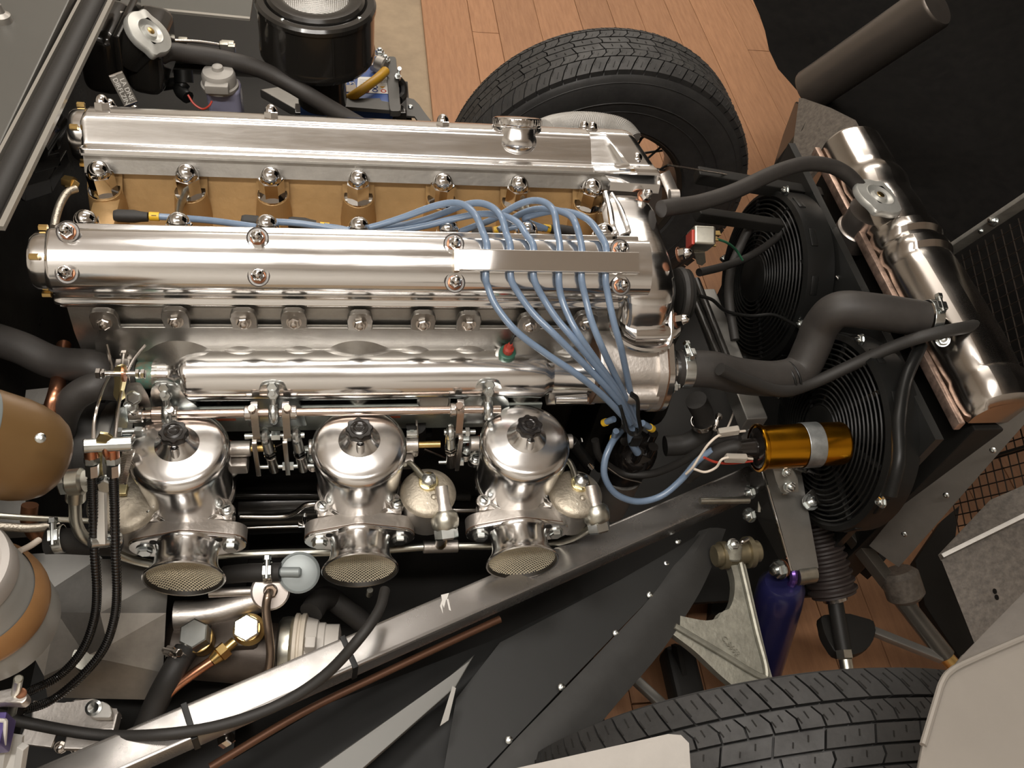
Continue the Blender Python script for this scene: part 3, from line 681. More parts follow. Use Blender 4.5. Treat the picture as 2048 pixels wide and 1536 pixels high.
def lever(px, s, lx, sn):
    x = at(px, 828, y=ry).x
    g = MB().prism([V((x+s*.002, ry+dy, rz+dz)) for dy, dz in fillet([(.004, .018), (-.006, .016), (-.010, .004), (-.018, -.028), (-.017, -.038), (-.008, -.038), (-.004, -.028), (.006, .004)], .003, 2)], (s*.0085, 0, 0), .0008)
    o = part('lever', g, STEEL, tl, 'flat clamp lever')
    g = MB().cyl((x-s*.006, ry, rz), (x+s*.002, ry, rz), .0088, n=20, bev=.001); part('lever_boss', g, STEEL, o)
    g = MB().cyl((x+s*.004, ry-.004, rz+.010), (x+s*.004, ry-.0065, rz+.0185), .0048, n=14, bev=.0006); part('pinch_screw', g, RODM, o)
    ez, ey = rz-.031, ry-.012; xl = x+lx; xn = max(x+s*.008, xl) if sn > 0 else min(x+s*.008, xl)
    g = MB().cyl((min(x, xl)-.008, ey, ez), (max(x, xl)+.010, ey, ez), .0035, n=12); g.hexp((xn+sn*.007, ey, ez), (xn+sn*.013, ey, ez), .0062); g.cyl((xn, ey, ez), (xn+sn*.020, ey, ez), .003, n=12)
    part('pivot_bolt', g, ZINC, o)
    lk = MB().torus((xl, ey, ez), (1, 0, 0), .0072, .0044, 20, 8); lk.ball((xl, ey, ez), .0070)
    lo = V((xl+.005, ey-.006, ez-.060)); up = V((xl, ey, ez-.006)); d = lo-up
    lk.cyl(up, up+d*.40, .0062, .0068, n=14); k = part('drop_link', lk, ZINC, tl, 'ball ended drop link')
    g = MB()
    for f in (.44, .54): g.hexp(up+d*f, up+d*(f+.07), .0080)
    g.cyl(up+d*.35, up+d*.64, .0036, n=10); part('lock_nut', g, CHROME, k)
    g = MB().cyl(up+d*.62, up+d*1.14, .0066, n=14, bev=.001); part('link_end', g, STEEL, k)
    xb = xl-.013 if lx > 0 else xl+.013
    g = MB().prism([V((xb-.003, ey-.004+dy, ez-.022+dz)) for dy, dz in fillet([(.006, .02), (-.006, .02), (-.012, -.046), (-.002, -.048)], .003, 2)], (.006, 0, 0), .0008); j = part('spindle_lever', g, STEEL, tl)
    g = MB().cyl(lo+V((-.016, 0, 0)), lo+V((.016, 0, 0)), .0030, n=10); g.hexp(lo+V((sn*.011, 0, 0)), lo+V((sn*.017, 0, 0)), .0058); part('pivot_bolt', g, ZINC, j)
lever(500, 1, .0160, 1); lever(584, -1, .0035, -1); lever(908, 1, -.0035, 1)
def idle(px, py):
    p = at(px, py, y=-.225); g = MB().cyl(p+V((0, 0, .012)), p-V((0, 0, .016)), .003, n=10); g.hexp(p+V((0, -.001, .004)), p+V((0, -.001, .010)), .0058); o = part('stop_screw', g, ZINC, tl)
    g = MB()
    for i in range(4): g.torus(p-V((0, 0, .004+.003*i)), (0, 0, 1), .0052, .001, 16, 5)
    part('stop_spring', g, STEEL, o)
    g = MB().box(p+V((-.004, .006, .022)), (.014, .008, .006), bev=.001); g.box(p+V((-.004, .008, .010)), (.006, .006, .03), bev=.001); part('stop_arm', g, ZINC, o)
idle(625, 925); idle(932, 905); idle(829, 895)
b = MB().cyl(at(552, 893, y=-.20), at(590, 875, y=-.20), .0012, n=8); b.cyl(at(848, 898, y=-.20), at(890, 915, y=-.20), .0016, n=8); b.cyl(at(833, 840, y=-.205), at(836, 890, y=-.22), .0016, n=8); part('return_wire', b, STEEL, tl, kind='stuff')
# dark heat plate / balance pipes seen between the carburettors
b = MB().box((.065, -.170, .552), (.06, .03, .012), bev=.002); b.cyl(at(832, 850, y=-.20), at(832, 900, y=-.18), .013, n=18); solo('breather_pipe', b, BLKS, 'short black pipe between the middle and right carburettors', 'pipe')
# ------------------------------------------------------------------ silver loom strip across the near cover
st = thing('loom_strip', 'flat shiny silver strip bolted across the near cam cover, holding the blue leads', 'loom holder', cv(-1, .03, .004, .20))
A, B_ = at(905, 523, y=-.133), at(1268, 529, y=-.133)
sx0, sx1 = A.x, B_.x
b = MB()
b.loft([[cv(-1, u, v, x) for u, v in fillet([(.0165, .006), (.0165, .0185), (.0175, .0195), (.0400, .0195), (.0412, .0185), (.0412, .006)], .0012, 2)] for x in (sx0+.006, sx1)])
MIRROR = mat('mirror_polish', (.80, .79, .78), 1, .035)
part('channel', b, MIRROR, st)
b = MB().loft([[cv(-1, u, v, x) for u, v in ((.0165, .004), (.0165, .0190), (.0412, .0190), (.0412, .004))] for x in (sx0, sx0+.0055)]); part('end_tab', b, mat('brushed_brass_edge', (.62, .54, .42), 1, .32), st)

# ------------------------------------------------------------------ blue ignition leads with boots
W = [
 ([(540, 443, -.04), (600, 447, -.045), (690, 460, -.05), (740, 455, -.05), (800, 437, -.048), (860, 415, -.05), (900, 406, -.055), (930, 411, -.07), (952, 432, -.09), (966, 465, -.108), (972, 500, -.121)],
  [(970, 550, -.150), (976, 575, -.162), (992, 612, -.180), (1032, 662, -.205), (1090, 706, -.222), (1150, 746, -.235), (1200, 786, -.238), (1240, 826, -.236), (1258, 848, -.232)]),
 ([(648, 452, -.03), (700, 462, -.03), (760, 458, -.04), (830, 445, -.04), (885, 427, -.04), (925, 411, -.045), (958, 406, -.055), (985, 415, -.07), (1003, 435, -.09), (1013, 468, -.108), (1017, 500, -.121)],
  [(1021, 550, -.150), (1034, 582, -.165), (1064, 624, -.185), (1112, 672, -.210), (1162, 722, -.224), (1210, 772, -.230), (1245, 815, -.230), (1262, 845, -.228)]),
 ([(700, 468, -.05), (790, 462, -.05), (850, 452, -.05), (905, 438, -.05), (960, 428, -.055), (1003, 431, -.07), (1035, 445, -.09), (1053, 470, -.108), (1063, 500, -.121)],
  [(1067, 550, -.150), (1084, 592, -.168), (1113, 637, -.190), (1152, 683, -.212), (1192, 732, -.222), (1228, 778, -.226), (1252, 818, -.226), (1266, 843, -.226)]),
 ([(905, 470, -.04), (940, 456, -.04), (985, 439, -.04), (1014, 422, -.045), (1042, 407, -.05), (1068, 401, -.055), (1092, 406, -.07), (1108, 424, -.09), (1114, 458, -.108), (1117, 500, -.121)],
  [(1116, 550, -.150), (1122, 592, -.168), (1137, 632, -.188), (1162, 677, -.210), (1197, 727, -.220), (1232, 777, -.222), (1256, 822, -.222), (1268, 846, -.222)]),
 ([(997, 460, -.035), (1010, 452, -.03), (1034, 432, -.03), (1068, 419, -.035), (1105, 419, -.05), (1138, 430, -.075), (1152, 450, -.1), (1160, 500, -.121)],
  [(1162, 550, -.150), (1170, 592, -.168), (1183, 642, -.192), (1203, 692, -.212), (1226, 742, -.216), (1248, 788, -.217), (1266, 830, -.218), (1272, 850, -.218)]),
 ([(1093, 458, -.03), (1060, 446, -.03), (1050, 436, -.035), (1075, 428, -.04), (1110, 422, -.05), (1150, 427, -.065), (1180, 443, -.085), (1200, 470, -.105), (1209, 500, -.121)],
  [(1210, 550, -.150), (1215, 585, -.165), (1227, 642, -.190), (1241, 692, -.205), (1252, 742, -.210), (1262, 790, -.213), (1273, 830, -.214), (1278, 852, -.215)]),
]
NTH = ['first', 'second', 'third', 'fourth', 'fifth', 'sixth']
for i, (up, dn) in enumerate(W):
    pu = [at(x, y, y=d) for x, y, d in up]; pdn = [at(x, y, y=d) for x, y, d in dn]
    mid = [cv(-1, u, .0105, (pu[-1].x*(1-t)+pdn[0].x*t)) for u, t in ((.010, .2), (.029, .5), (.048, .9))]
    t = thing('ignition_lead', f'blue ignition lead, {NTH[i]} from the left where they cross under the silver strip', 'ignition lead', pdn[3], 'blue ignition leads')
    part('cable', MB().tube(pu[:-1]+mid+pdn[1:], .0041, 12, 7), WIRE, t)
def boot(px0, px1, yy, k, lead, slx=None):
    p, q = at(*px0, y=yy), at(*px1, y=yy); d = (q-p).normalized()
    L = (q-p).length
    b = MB().lathe([(.0, -.001), (.0060, 0), (.0074, .004), (.0076, L*.6), (.0062, L*.8), (.0056, L)], p, d, 16); part('plug_boot', b, RUB, lead, 'black rubber plug boot')
    if slx:
        s = at(*slx, y=yy); b = MB().cyl(s-d*.0055, s+d*.0055, .0052, n=14)
        o = part('number_sleeve', b, YEL, lead, 'yellow numbered sleeve')
        put_text(text_mesh(k, .008, .0002, BLKS), o, s+V((0, -.0030, .0042)), (0, .5, -.9), (0, -.5, .85))
leads = [o for o in bpy.data.objects if o.name.startswith('ignition_lead')]
boot((228, 431), (296, 434), -.02, '1', leads[0], (309, 433))
cable('lead_tail', [at(312, 433, y=-.02), at(360, 436, y=-.02), at(420, 441, y=-.028), at(480, 449, y=-.04), at(540, 458, y=-.05)], .0041, WIRE, None, None, parent=leads[0], n=12)
boot((483, 441), (535, 446), -.03, '2', leads[1], (551, 452))
boot((577, 445), (632, 450), -.025, '3', leads[2], (649, 453))
cable('lead_tail', [at(652, 453, y=-.025), at(680, 457, y=-.03), at(720, 466, y=-.04)], .0041, WIRE, None, None, parent=leads[2], n=12)
boot((945, 470), (985, 462), -.03, '4', leads[3], (997, 460))
cable('lead_tail', [at(1003, 459, y=-.03), at(1030, 454, y=-.03), at(1055, 452, y=-.03), at(1085, 457, y=-.03)], .0041, WIRE, None, None, parent=leads[4], n=12)
boot((1150, 465), (1100, 458), -.028, '6', leads[5], (1094, 457))

# ------------------------------------------------------------------ lead clip, distributor and coil lead
cl = thing('lead_clip', 'dark grey looped clip gathering the blue leads above the distributor', 'clip', at(1265, 860, y=-.225))
b = MB()
cp = [at(1262, 788, y=-.235), at(1275, 800, y=-.238), at(1276, 830, y=-.240), at(1281, 860, y=-.242), at(1268, 868, y=-.242), at(1256, 862, y=-.242), at(1248, 838, y=-.240), at(1240, 812, y=-.236)]
b.tube(cp, .0042, 8, 5, flat=.6); part('clip_loop', b, PLAS, cl)
b = MB().obox(at(1271, 880, y=-.228), (.016, 0, 0), (0, .010, 0), (0, 0, .022), .004); part('clip_base', b, PLAS, cl)
ds = thing('distributor', 'black distributor cap hidden below the blue leads, with yellow-sleeved terminals', 'distributor', at(1265, 905, y=-.17))
dc = at(1265, 905, y=-.17)
b = MB().lathe([(.036, -.06), (.036, 0), (.034, .014), (.028, .022), (.012, .026), (.0, .026)], dc, (0, -.15, 1), 28)
for i in range(6):
    t = 2*PI*i/6+.3; p = dc+V((.024*cos(t), .024*sin(t), .018)); b.cyl(p, p+V((0, 0, .022)), .0075, n=12)
part('cap', b, BAKE, ds, 'black bakelite cap')
b = MB().cyl(dc-V((0, 0, .16)), dc-V((0, 0, .06)), .030, n=24); part('distributor_body', b, GREYC, ds)
for a, c, s in (((1228, 838), (1207, 846), None), ((1285, 846), (1305, 858), None), ((1232, 862), (1226, 880), None)):
    p, q = at(*a, y=-.222), at(*c, y=-.215)
    part('lead_end', MB().cyl(p, p.lerp(q, .85), .0042, n=12), WIRE, ds, 'blue lead end'); part('sleeve', MB().cyl(p.lerp(q, .7), p.lerp(q, .98), .0052, n=12), YEL, ds, 'yellow sleeve')
part('lead_end', MB().tube([at(1262, 858, y=-.224), at(1264, 885, y=-.226), at(1275, 905, y=-.226)], .0055, 12, 5), WIRE, ds, 'blue lead end')
cable('coil_lead', [at(1242, 862, y=-.205), at(1224, 885, y=-.225), at(1210, 920, y=-.245), at(1210, 955, y=-.262), at(1232, 988, y=-.275), at(1275, 1003, y=-.280), at(1322, 992, y=-.275), at(1362, 960, y=-.262), at(1395, 922, y=-.250), at(1425, 900, y=-.245)], .0046, WIRE, 'blue coil lead looping down in front of the distributor', 'ignition lead', n=14)
# ignition coil
C0, C1 = at(1512, 896, y=-.248), at(1688, 886, y=-.248); ca = (C1-C0).normalized()
co = thing('ignition_coil', 'gold anodised ignition coil with a silver clamp band', 'ignition coil', C0.lerp(C1, .5)-V((0, 0, .03)))
GOLDC = mat('gold_anodised', (.66, .30, .015), 1, .24, rvary=.04, vscale=30)
L = (C1-C0).length; r = .0295
b = MB().lathe([(r+.0005, 0), (r+.0028, .001), (r+.0032, .003), (r+.0028, .006), (r, .008), (r, L-.006), (r-.0015, L-.002), (r-.005, L), (0, L)], C0, ca, 48, c0=False); part('can', b, GOLDC, co, 'gold anodised can')
b = MB().lathe([(r-.002, .004), (r-.002, .001), (r-.006, -.001), (.014, -.002), (.0125, -.022), (.0115, -.030), (0, -.030)], C0, ca, 32); part('coil_cap', b, BAKE, co, 'black coil cap')
b = MB().lathe([(r+.0012, L*.50), (r+.0016, L*.505), (r+.0016, L*.685), (r+.0012, L*.69)], C0, ca, 48, c0=False, c1=False); part('clamp_band', b, mat('dull_zinc', (.42, .44, .44), .9, .4, bump=.2, bscale=120, vary=.2, vscale=50), co, 'silver clamp band')
q = at(1572, 958, y=-.270)
b = MB().prism([at(*p, y=-.270) for p in ((1545, 938), (1582, 934), (1596, 962), (1598, 985), (1562, 986), (1552, 962))], (0, .004, .002), .0008); k = part('coil_bracket', b, mat('satin_zinc', (.42, .41, .37), .4, .45), co, 'plated bracket')
put('hex_nut', BOLT, k, at(1578, 972, y=-.272), (0, -.8, .6), sc=1.0); put('hex_nut', BOLT, k, at(1572, 944, y=-.272), (0, -.8, .6), sc=.7)
cable('coil_boot', [C0-ca*.028, at(1470, 893, y=-.246), at(1440, 903, y=-.247), at(1410, 925, y=-.25), at(1370, 955, y=-.25)], .0105, RUB, 'black rubber boot', None, parent=co, n=14)
CLEAR = mat('clear_sleeve', (.75, .70, .62), 0, .2, trans=.6)
for nm, pts, m in (('white_wire', [(1505, 918, -.262), (1470, 915, -.268), (1445, 918, -.272), (1432, 935, -.275), (1410, 944, -.275), (1388, 938, -.272)], CREAM), ('white_wire', [(1490, 862, -.235), (1445, 868, -.245), (1420, 885, -.255), (1400, 912, -.262), (1385, 935, -.268), (1372, 948, -.268)], CREAM),
                   ('red_wire', [(1505, 922, -.262), (1460, 927, -.266), (1430, 924, -.268), (1408, 915, -.268)], RED)):
    cable(nm, [at(x, y, y=d) for x, y, d in pts], .0017, m, None, None, parent=co, n=8)
for a, c, yy in (((1450, 916), (1492, 917), -.268), ((1436, 866), (1478, 860), -.243)):
    p, q = at(*a, y=yy), at(*c, y=yy); part('terminal_sleeve', MB().bar(p, q, .009, .012, bev=.002), CLEAR, co, 'clear terminal sleeve')

# ------------------------------------------------------------------ water hoses at the front
th_ = thing('radiator_hose', 'thick black cranked radiator hose from the thermostat housing to the radiator', 'hose', at(1560, 770, y=-.165))
pts = [V((.405, RY+.002, RZ+.004)), V((.455, RY+.002, RZ+.002)), at(1480, 752, y=-.165), at(1550, 757, y=-.162), at(1598, 742, y=-.15), at(1624, 695, y=-.13), at(1642, 652, y=-.115), at(1676, 620, y=-.115), at(1740, 622, y=-.125), at(1845, 638, y=-.135)]
b = MB().tube(pts, .0245, 24, 8); part('hose_body', b, HOSE, th_)
band_clamp(th_, (.419, RY+.002, RZ+.003), (1, 0, 0), .0248, .014, (.1, .15, 1), ZINC)
c_ = at(1860, 638, y=-.137); band_clamp(th_, c_, at(1862, 639, y=-.137)-at(1840, 637, y=-.135), .0248, .013, (0, -.1, 1), ZINC)
p = at(1576, 757, y=-.160); ax = V((.8, .25, .1))
for k in (-.006, .002): part('cable_tie', MB().torus(p+ax*k*1.2, ax, .0252, .0016, 30, 6), PLAS, th_, 'black cable tie')
cable('vent_hose', [at(1440, 738, y=-.19), at(1490, 760, y=-.192), at(1560, 782, y=-.19), at(1620, 768, y=-.175), at(1700, 732, y=-.165), at(1780, 696, y=-.165), at(1850, 672, y=-.17), at(1920, 657, y=-.165), at(1975, 652, y=-.14), at(2000, 690, y=-.13), at(2010, 760, y=-.13)], .0085, RUB, 'thin black hose strapped under the radiator hose and over the header tank', 'hose', n=12)
cable('overflow_hose', [at(1322, 418, y=-.01), at(1352, 413, y=.0), at(1400, 405, y=.02), at(1470, 382, y=.05), at(1550, 345, y=.1), at(1610, 328, y=.13), at(1660, 332, y=.14), at(1695, 350, y=.135), at(1722, 378, y=.125)], .0112, HOSE, 'slim black overflow hose arching to the radiator filler neck', 'hose', n=14)
cable('cooling_fan_lead', [at(1398, 545, y=.0), at(1450, 532, y=.03), at(1500, 512, y=.07), at(1550, 478, y=.11), at(1590, 432, y=.14)], .006, RUB, 'black sleeved lead rising to the upper fan motor', 'cable')
cable('sensor_lead', [at(1400, 592, y=-.03), at(1425, 600, y=-.03), at(1452, 622, y=-.03), at(1500, 632, y=-.03), at(1548, 630, y=-.03), at(1590, 650, y=-.04)], .0026, PLAS, 'thin grey lead drooping between the engine and the lower fan', 'cable')
cable('earth_wire', [at(1472, 790, y=-.12), at(1470, 815, y=-.13), at(1462, 840, y=-.15), at(1452, 862, y=-.17)], .0016, CREAM, 'thin pale wire hanging under the radiator hose', 'wire')
cable('bonnet_cable', [at(1335, 330, y=.16), at(1385, 338, y=.18), at(1460, 350, y=.22), at(1545, 368, y=.26)], .0014, STEEL, 'thin grey steel cable stretched in front of the far tyre', 'cable')
# pulleys, belt and front cross tubes
bx = .412
bl = thing('fan_belt', 'narrow ribbed black drive belt running round the front pulleys', 'drive belt', (bx, -.05, .3))
pu = [(at(1360, 590, x=bx), .030), (V((bx, -.03, .33)), .07)]
pts = []
p0, r0 = pu[0]; p1, r1 = pu[1]
for i in range(16): t = PI*i/15; pts.append(p0+V((0, -r0*cos(t), r0*sin(t))))
for i in range(16): t = PI*i/15; pts.append(p1+V((0, r1*cos(t), -r1*sin(t))))
b = MB().tube(pts, .0068, 8, 0, closed=True, up=(1, 0, 0)); part('belt', b, RUB, bl)
for i, (p, r) in enumerate(pu):
    solo('pulley', MB().lathe([(.012, -.012), (r-.002, -.012), (r+.004, -.009), (r-.005, 0), (r+.004, .009), (r-.002, .012), (.012, .012)], p, (1, 0, 0), 40), BLKS, ('small upper' if i == 0 else 'large lower')+' black pulley carrying the drive belt', 'pulley')
b = MB().lathe([(.085, -.008), (.087, 0), (.085, .008)], V((.435, -.05, .52)), (1, .02, .0), 48); b.lathe([(.03, .01), (.03, .03), (.0, .03)], V((.435, -.05, .52)), (1, 0, 0), 24)
solo('engine_pulley', b, BLKS, 'large glossy black disc pulley at the front of the engine', 'pulley')
b = MB().bar(at(1405, 590, z=.575), at(1508, 850, z=.575), .033, .030, bev=.003)
solo('front_cross_tube', b, GUN, 'flat grey square cross tube in front of the engine', 'frame tube')
for k, (a, c) in enumerate((((1372, 560), (1443, 730)), ((1392, 560), (1465, 745)))):
    solo('brake_pipe', MB().cyl(at(*a, z=.60), at(*c, z=.60), .0062, n=12), BLK, ('left' if k == 0 else 'right')+' one of two glossy black pipes beside the grey cross tube', 'pipe')
# relay
ry_ = thing('relay', 'small silver relay box with a red edge at the front of the engine', 'relay', at(1402, 520, y=-.02))
p = at(1402, 477, y=-.03)
b = MB().box(p, (.030, .026, .036), Euler((.55, -.05, -.1)).to_matrix(), bev=.004, seg=3); part('relay_case', b, NICK, ry_, 'silver case')
b = MB().box(p+V((-.0165, -.004, .001)), (.004, .020, .028), Euler((.55, -.05, -.1)).to_matrix(), bev=.001); part('red_edge', b, RED, ry_, 'red edge')
b = MB().prism([at(*q, y=-.034) for q in ((1388, 505), (1410, 505), (1412, 525), (1404, 532), (1394, 528))], (0, .003, 0), .0006); part('mount_tab', b, NICK, ry_)
b = MB()
for dz in (-.010, .0, .010): b.box(p+V((.0185, 0, dz)), (.010, .008, .0016))
part('terminal', b, BRASS, ry_, kind='stuff')
cable('green_wire', [p+V((.022, 0, 0)), at(1455, 486, y=-.02), at(1472, 500, y=-.0), at(1485, 520, y=.0)], .0018, mat('green_wire', (.02, .12, .06), 0, .4), None, None, parent=ry_, n=8)
b = MB().tube([at(1328, 345, y=.05), at(1345, 385, y=.03), at(1352, 415, y=.01)], .010, 10, 4, flat=.5); b.cyl(at(1338, 392, y=.02), at(1356, 392, y=.02), .009, n=16)
solo('breather_elbow', b, CASTL, 'small cast elbow at the front of the far cam cover', 'bracket')
# fuel rail below the carburettors
fr = thing('fuel_rail', 'plated fuel rail running under the carburettor mouths', 'fuel pipe', at(650, 1105, y=-.30))
pts = [at(205, 1078, y=-.30), at(300, 1098, y=-.30), at(420, 1110, y=-.30), at(560, 1107, y=-.30), at(720, 1102, y=-.30), at(850, 1093, y=-.30)]
b = MB().tube(pts, .0058, 14, 6); part('rail_pipe', b, NICK, fr)
b = MB().tube([at(912, 1092, y=-.30), at(1000, 1092, y=-.305), at(1090, 1088, y=-.31), at(1140, 1078, y=-.315), at(1178, 1058, y=-.32), at(1194, 1045, y=-.325)], .0050, 14, 6); part('rail_pipe', b, NICK, fr)
b = MB().cyl(at(846, 1094, y=-.30), at(916, 1092, y=-.30), .0088, n=20, bev=.001); b.cyl(at(880, 1092, y=-.30), at(884, 1068, y=-.31), .0072, n=16); part('tee_piece', b, CASTL, fr, 'cast tee piece')
b = MB().cyl(at(882, 1087, y=-.302), at(883, 1077, y=-.305), .0078, n=16); part('tee_olive', b, BRASS, fr)
for nm, pts, r, m, lb in (('steel_pipe', [(480, 1033, -.25), (560, 1033, -.25), (590, 1025, -.25), (612, 1010, -.25), (640, 1007, -.25)], .0036, STEEL, 'thin steel pipe with a joggle between the left and middle carburettors'),
                          ('steel_pipe', [(480, 1056, -.25), (540, 1054, -.25), (605, 1052, -.25)], .0028, STEEL, 'straight thin steel pipe below the joggled one'),
                          ('steel_pipe', [(905, 1020, -.25), (950, 1020, -.25), (1010, 1019, -.25)], .0040, STEEL, 'short steel pipe between the middle and right carburettors'),
                          ('black_rail', [(470, 990, -.18), (560, 990, -.18), (640, 990, -.18), (940, 994, -.18)], .006, BLK, 'glossy black pipe deep behind the carburettors')):
    cable(nm, [at(x, y, y=d) for x, y, d in pts], r, m, lb, 'pipe')
b = MB().box(at(610, 1050, y=-.262), (.018, .010, .007), bev=.001); b.cyl(at(610, 1030, y=-.262), at(608, 1066, y=-.262), .003, n=10); b.cyl(at(630, 1046, y=-.262), at(648, 1042, y=-.262), .0045, n=10)
solo('pipe_clip', b, CHROME, 'small bright cable clip left of the middle carburettor', 'clip')
# ------------------------------------------------------------------ radiator header tank, fans
rt = thing('radiator_header_tank', 'ribbed polished aluminium radiator header tank with a filler cap on its neck', 'radiator', (.815, 0, .60))
TANKM = mat('tank_aluminium', (.52, .485, .45), 1, .2, rvary=.05, vscale=14, bump=.02, bscale=12)
def tk(y, k):
    pr = fillet([(-.052, .0), (-.052, .022), (-.036, .050), (-.012, .060), (.014, .060), (.038, .050), (.053, .022), (.053, .0)], [.001, .012, .016, .014, .014, .016, .012, .001], 3)
    return [V((.817+x*(k*.5+.5), y, .690+z*k)) for x, z in pr]
ks = [(.285, .55), (.283, .86), (.278, .9), (.21, .9), (.200, .86), (.188, .93), (.168, .98), (.15, .90), (.138, .88), (.115, .94), (.075, .95), (.064, .90), (.056, 1.02), (.040, 1.03), (.033, .91), (.026, .91), (.019, 1.02), (.004, 1.03), (-.004, .92), (-.012, .93), (-.03, .98), (-.10, 1.0), (-.155, 1.0), (-.165, .99), (-.20, .95), (-.218, .90), (-.226, .99), (-.25, 1.0), (-.268, .92), (-.276, .7)]
b = MB().loft([tk(y, k) for y, k in ks]); part('tank_shell', b, TANKM, rt)
b = MB(); b.bar((.760, .285, .688), (.760, -.28, .688), .010, .016, bev=.002); b.bar((.873, .285, .688), (.873, -.28, .688), .008, .012, bev=.002)
part('tank_seam', b, mat('solder_seam', (.50, .36, .29), .8, .4, vary=.4, vscale=60), rt, 'coppery soldered seam', kind='stuff')
b = MB().cyl((.770, -.145, .715), (.815, -.140, .70), .0255, n=26); part('inlet_stub', b, TANKM, rt)
# filler neck, leaning
nb, nt = at(1712, 462, y=.105), at(1752, 402, y=.100); ax = (nt-nb).normalized()
b = MB().lathe([(.032, -.022), (.032, .006), (.030, .008)], nb, ax, 32); b.lathe([(.029, .006), (.029, .042), (.0305, .044)], nb, ax, 32)
part('filler_neck', b, mat('dull_tank', (.47, .43, .40), .95, .36, vary=.1), rt)
CAPM = mat('pressed_cap', (.50, .50, .47), .6, .42, vary=.08, vscale=40)
def press_cap(c, ax, r, parent, m=CAPM, lobes=2, ph=0.6):
    x, y, a = frame(ax); n = 72
    def R(t):
        e = max(0, cos(lobes*(t-ph)*.5*(2 if lobes > 2 else 2)/1.0)) if lobes > 2 else max(0, cos(2*(t-ph)))
        return r*(1+(.20*e**14 if lobes == 2 else .07*e**2))
    L = lambda k, h: [V(c)+a*h+(x*cos(t)+y*sin(t))*(R(t)*k) for t in [2*PI*i/n for i in range(n)]]
    b = MB().loft([L(1, -.007), L(1.02, -.006), L(1.02, .0), L(.96, .003), L(.62, .0045), L(.56, .0055)], c1=False)
    b.lathe([(r*.57, .0052), (r*.5, .0045), (r*.42, .0015), (r*.34, .001), (r*.30, .004), (r*.28, .0055), (r*.16, .0055)], c, ax, 40, c0=False, c1=False)
    o = part('pressed_cap', b, m, parent, 'pressed metal cap')
    b = MB().lathe([(r*.17, .0050), (r*.15, .0062), (r*.06, .0068), (0, .0068)], c, ax, 20); part('cap_rivet', b, BRASS, o, 'brass rivet')
    return o
press_cap(nt+ax*.008, (ax+V((.25, .1, .4))).normalized(), .039, rt, ph=2.6)
put('cap_bolt', BOLT, rt, at(1722, 372, y=.14), (.2, 0, 1), sc=.9); put('cap_bolt', BOLT, rt, at(1885, 680, y=-.17), (-.4, -.5, .8), sc=1.0)
b = MB().box((.815, 0, .45), (.055, .56, .46), bev=.004); solo('radiator_core', b, BLKS, 'black radiator core beneath the header tank', 'radiator core')
b = MB().prism([V((.715, y, z)) for y, z in ((.30, .69), (.30, .25), (-.30, .25), (-.30, .69))], (.012, 0, 0)); solo('fan_cowl', b, BLKM, 'flat black cowl plate behind the two cooling fans', 'cowl')
def fan(c, r, label, sp):
    t = thing('cooling_fan', label, 'cooling fan', V(c), 'electric cooling fans')
    c = V(c); n = V((-1, 0, .05)).normalized(); x, y, a = frame(n)
    b = MB().lathe([(r*.90, -.045), (r, -.045), (r*1.01, -.012), (r*1.0, .0), (r*.95, .004), (r*.90, .0), (r*.90, -.045)], c, n, 56, c0=False, c1=False); part('shroud', b, PLAS, t, 'black ribbed shroud')
    b = MB()
    for i in range(12):
        th = 2*PI*i/12+.2; d = x*cos(th)+y*sin(th); e = -x*sin(th)+y*cos(th)
        b.obox(c+d*r*.98-a*.012, d*.010, e*.030, a*.012, .002)
    part('shroud_lug', b, PLAS, t, kind='stuff')
    for i in range(13):
        q = r*(.28+.62*i/12); ring = MB().torus(c+a*(.004+.010*(1-(i/12)**2)), n, q, .0016, 48, 5); part('guard_ring', ring, PLAS, t)
    for i in range(8):
        th = 2*PI*i/8+sp; d = x*cos(th)+y*sin(th); e = -x*sin(th)+y*cos(th)
        part('guard_spoke', MB().bar(c+d*r*.25+a*.012+e*.01, c+d*r*.93+a*.002, .0045, .006), PLAS, t)
    b = MB().lathe([(r*.30, -.03), (r*.30, .012), (r*.24, .018), (0, .019)], c, n, 32); part('motor_hub', b, PLAS, t, 'round motor hub')
    for i in range(7):
        th = 2*PI*i/7; d = x*cos(th)+y*sin(th); e = -x*sin(th)+y*cos(th)
        part('blade', MB().prism([c+d*r*.3-a*.014-e*.012, c+d*r*.3-a*.024+e*.014, c+d*r*.87-a*.030+e*.040, c+d*r*.87-a*.014-e*.006], a*.002), PLAS, t)
    for th in (.3, 2.0, 3.7, 5.2): put('shroud_bolt', BOLT, t, c+(x*cos(th)+y*sin(th))*r*1.04-a*.004, n, sc=.9)
    return t
f1 = fan((.660, .115, .555), .142, 'upper black cooling fan behind the radiator overflow hose', .2)
f2 = fan((.668, -.195, .555), .142, 'lower black cooling fan behind the gold ignition coil', .6)
p = at(1592, 412, y=.17); b = MB().box(p, (.022, .030, .012), Euler((.5, .2, -.3)).to_matrix(), bev=.002); part('fan_label', b, WHT, f1, 'white label')
b = MB().box(p+V((-.004, -.006, .0066)), (.008, .004, .0008), Euler((.5, .2, -.3)).to_matrix()); part('label_mark', b, RED, f1, 'red mark')

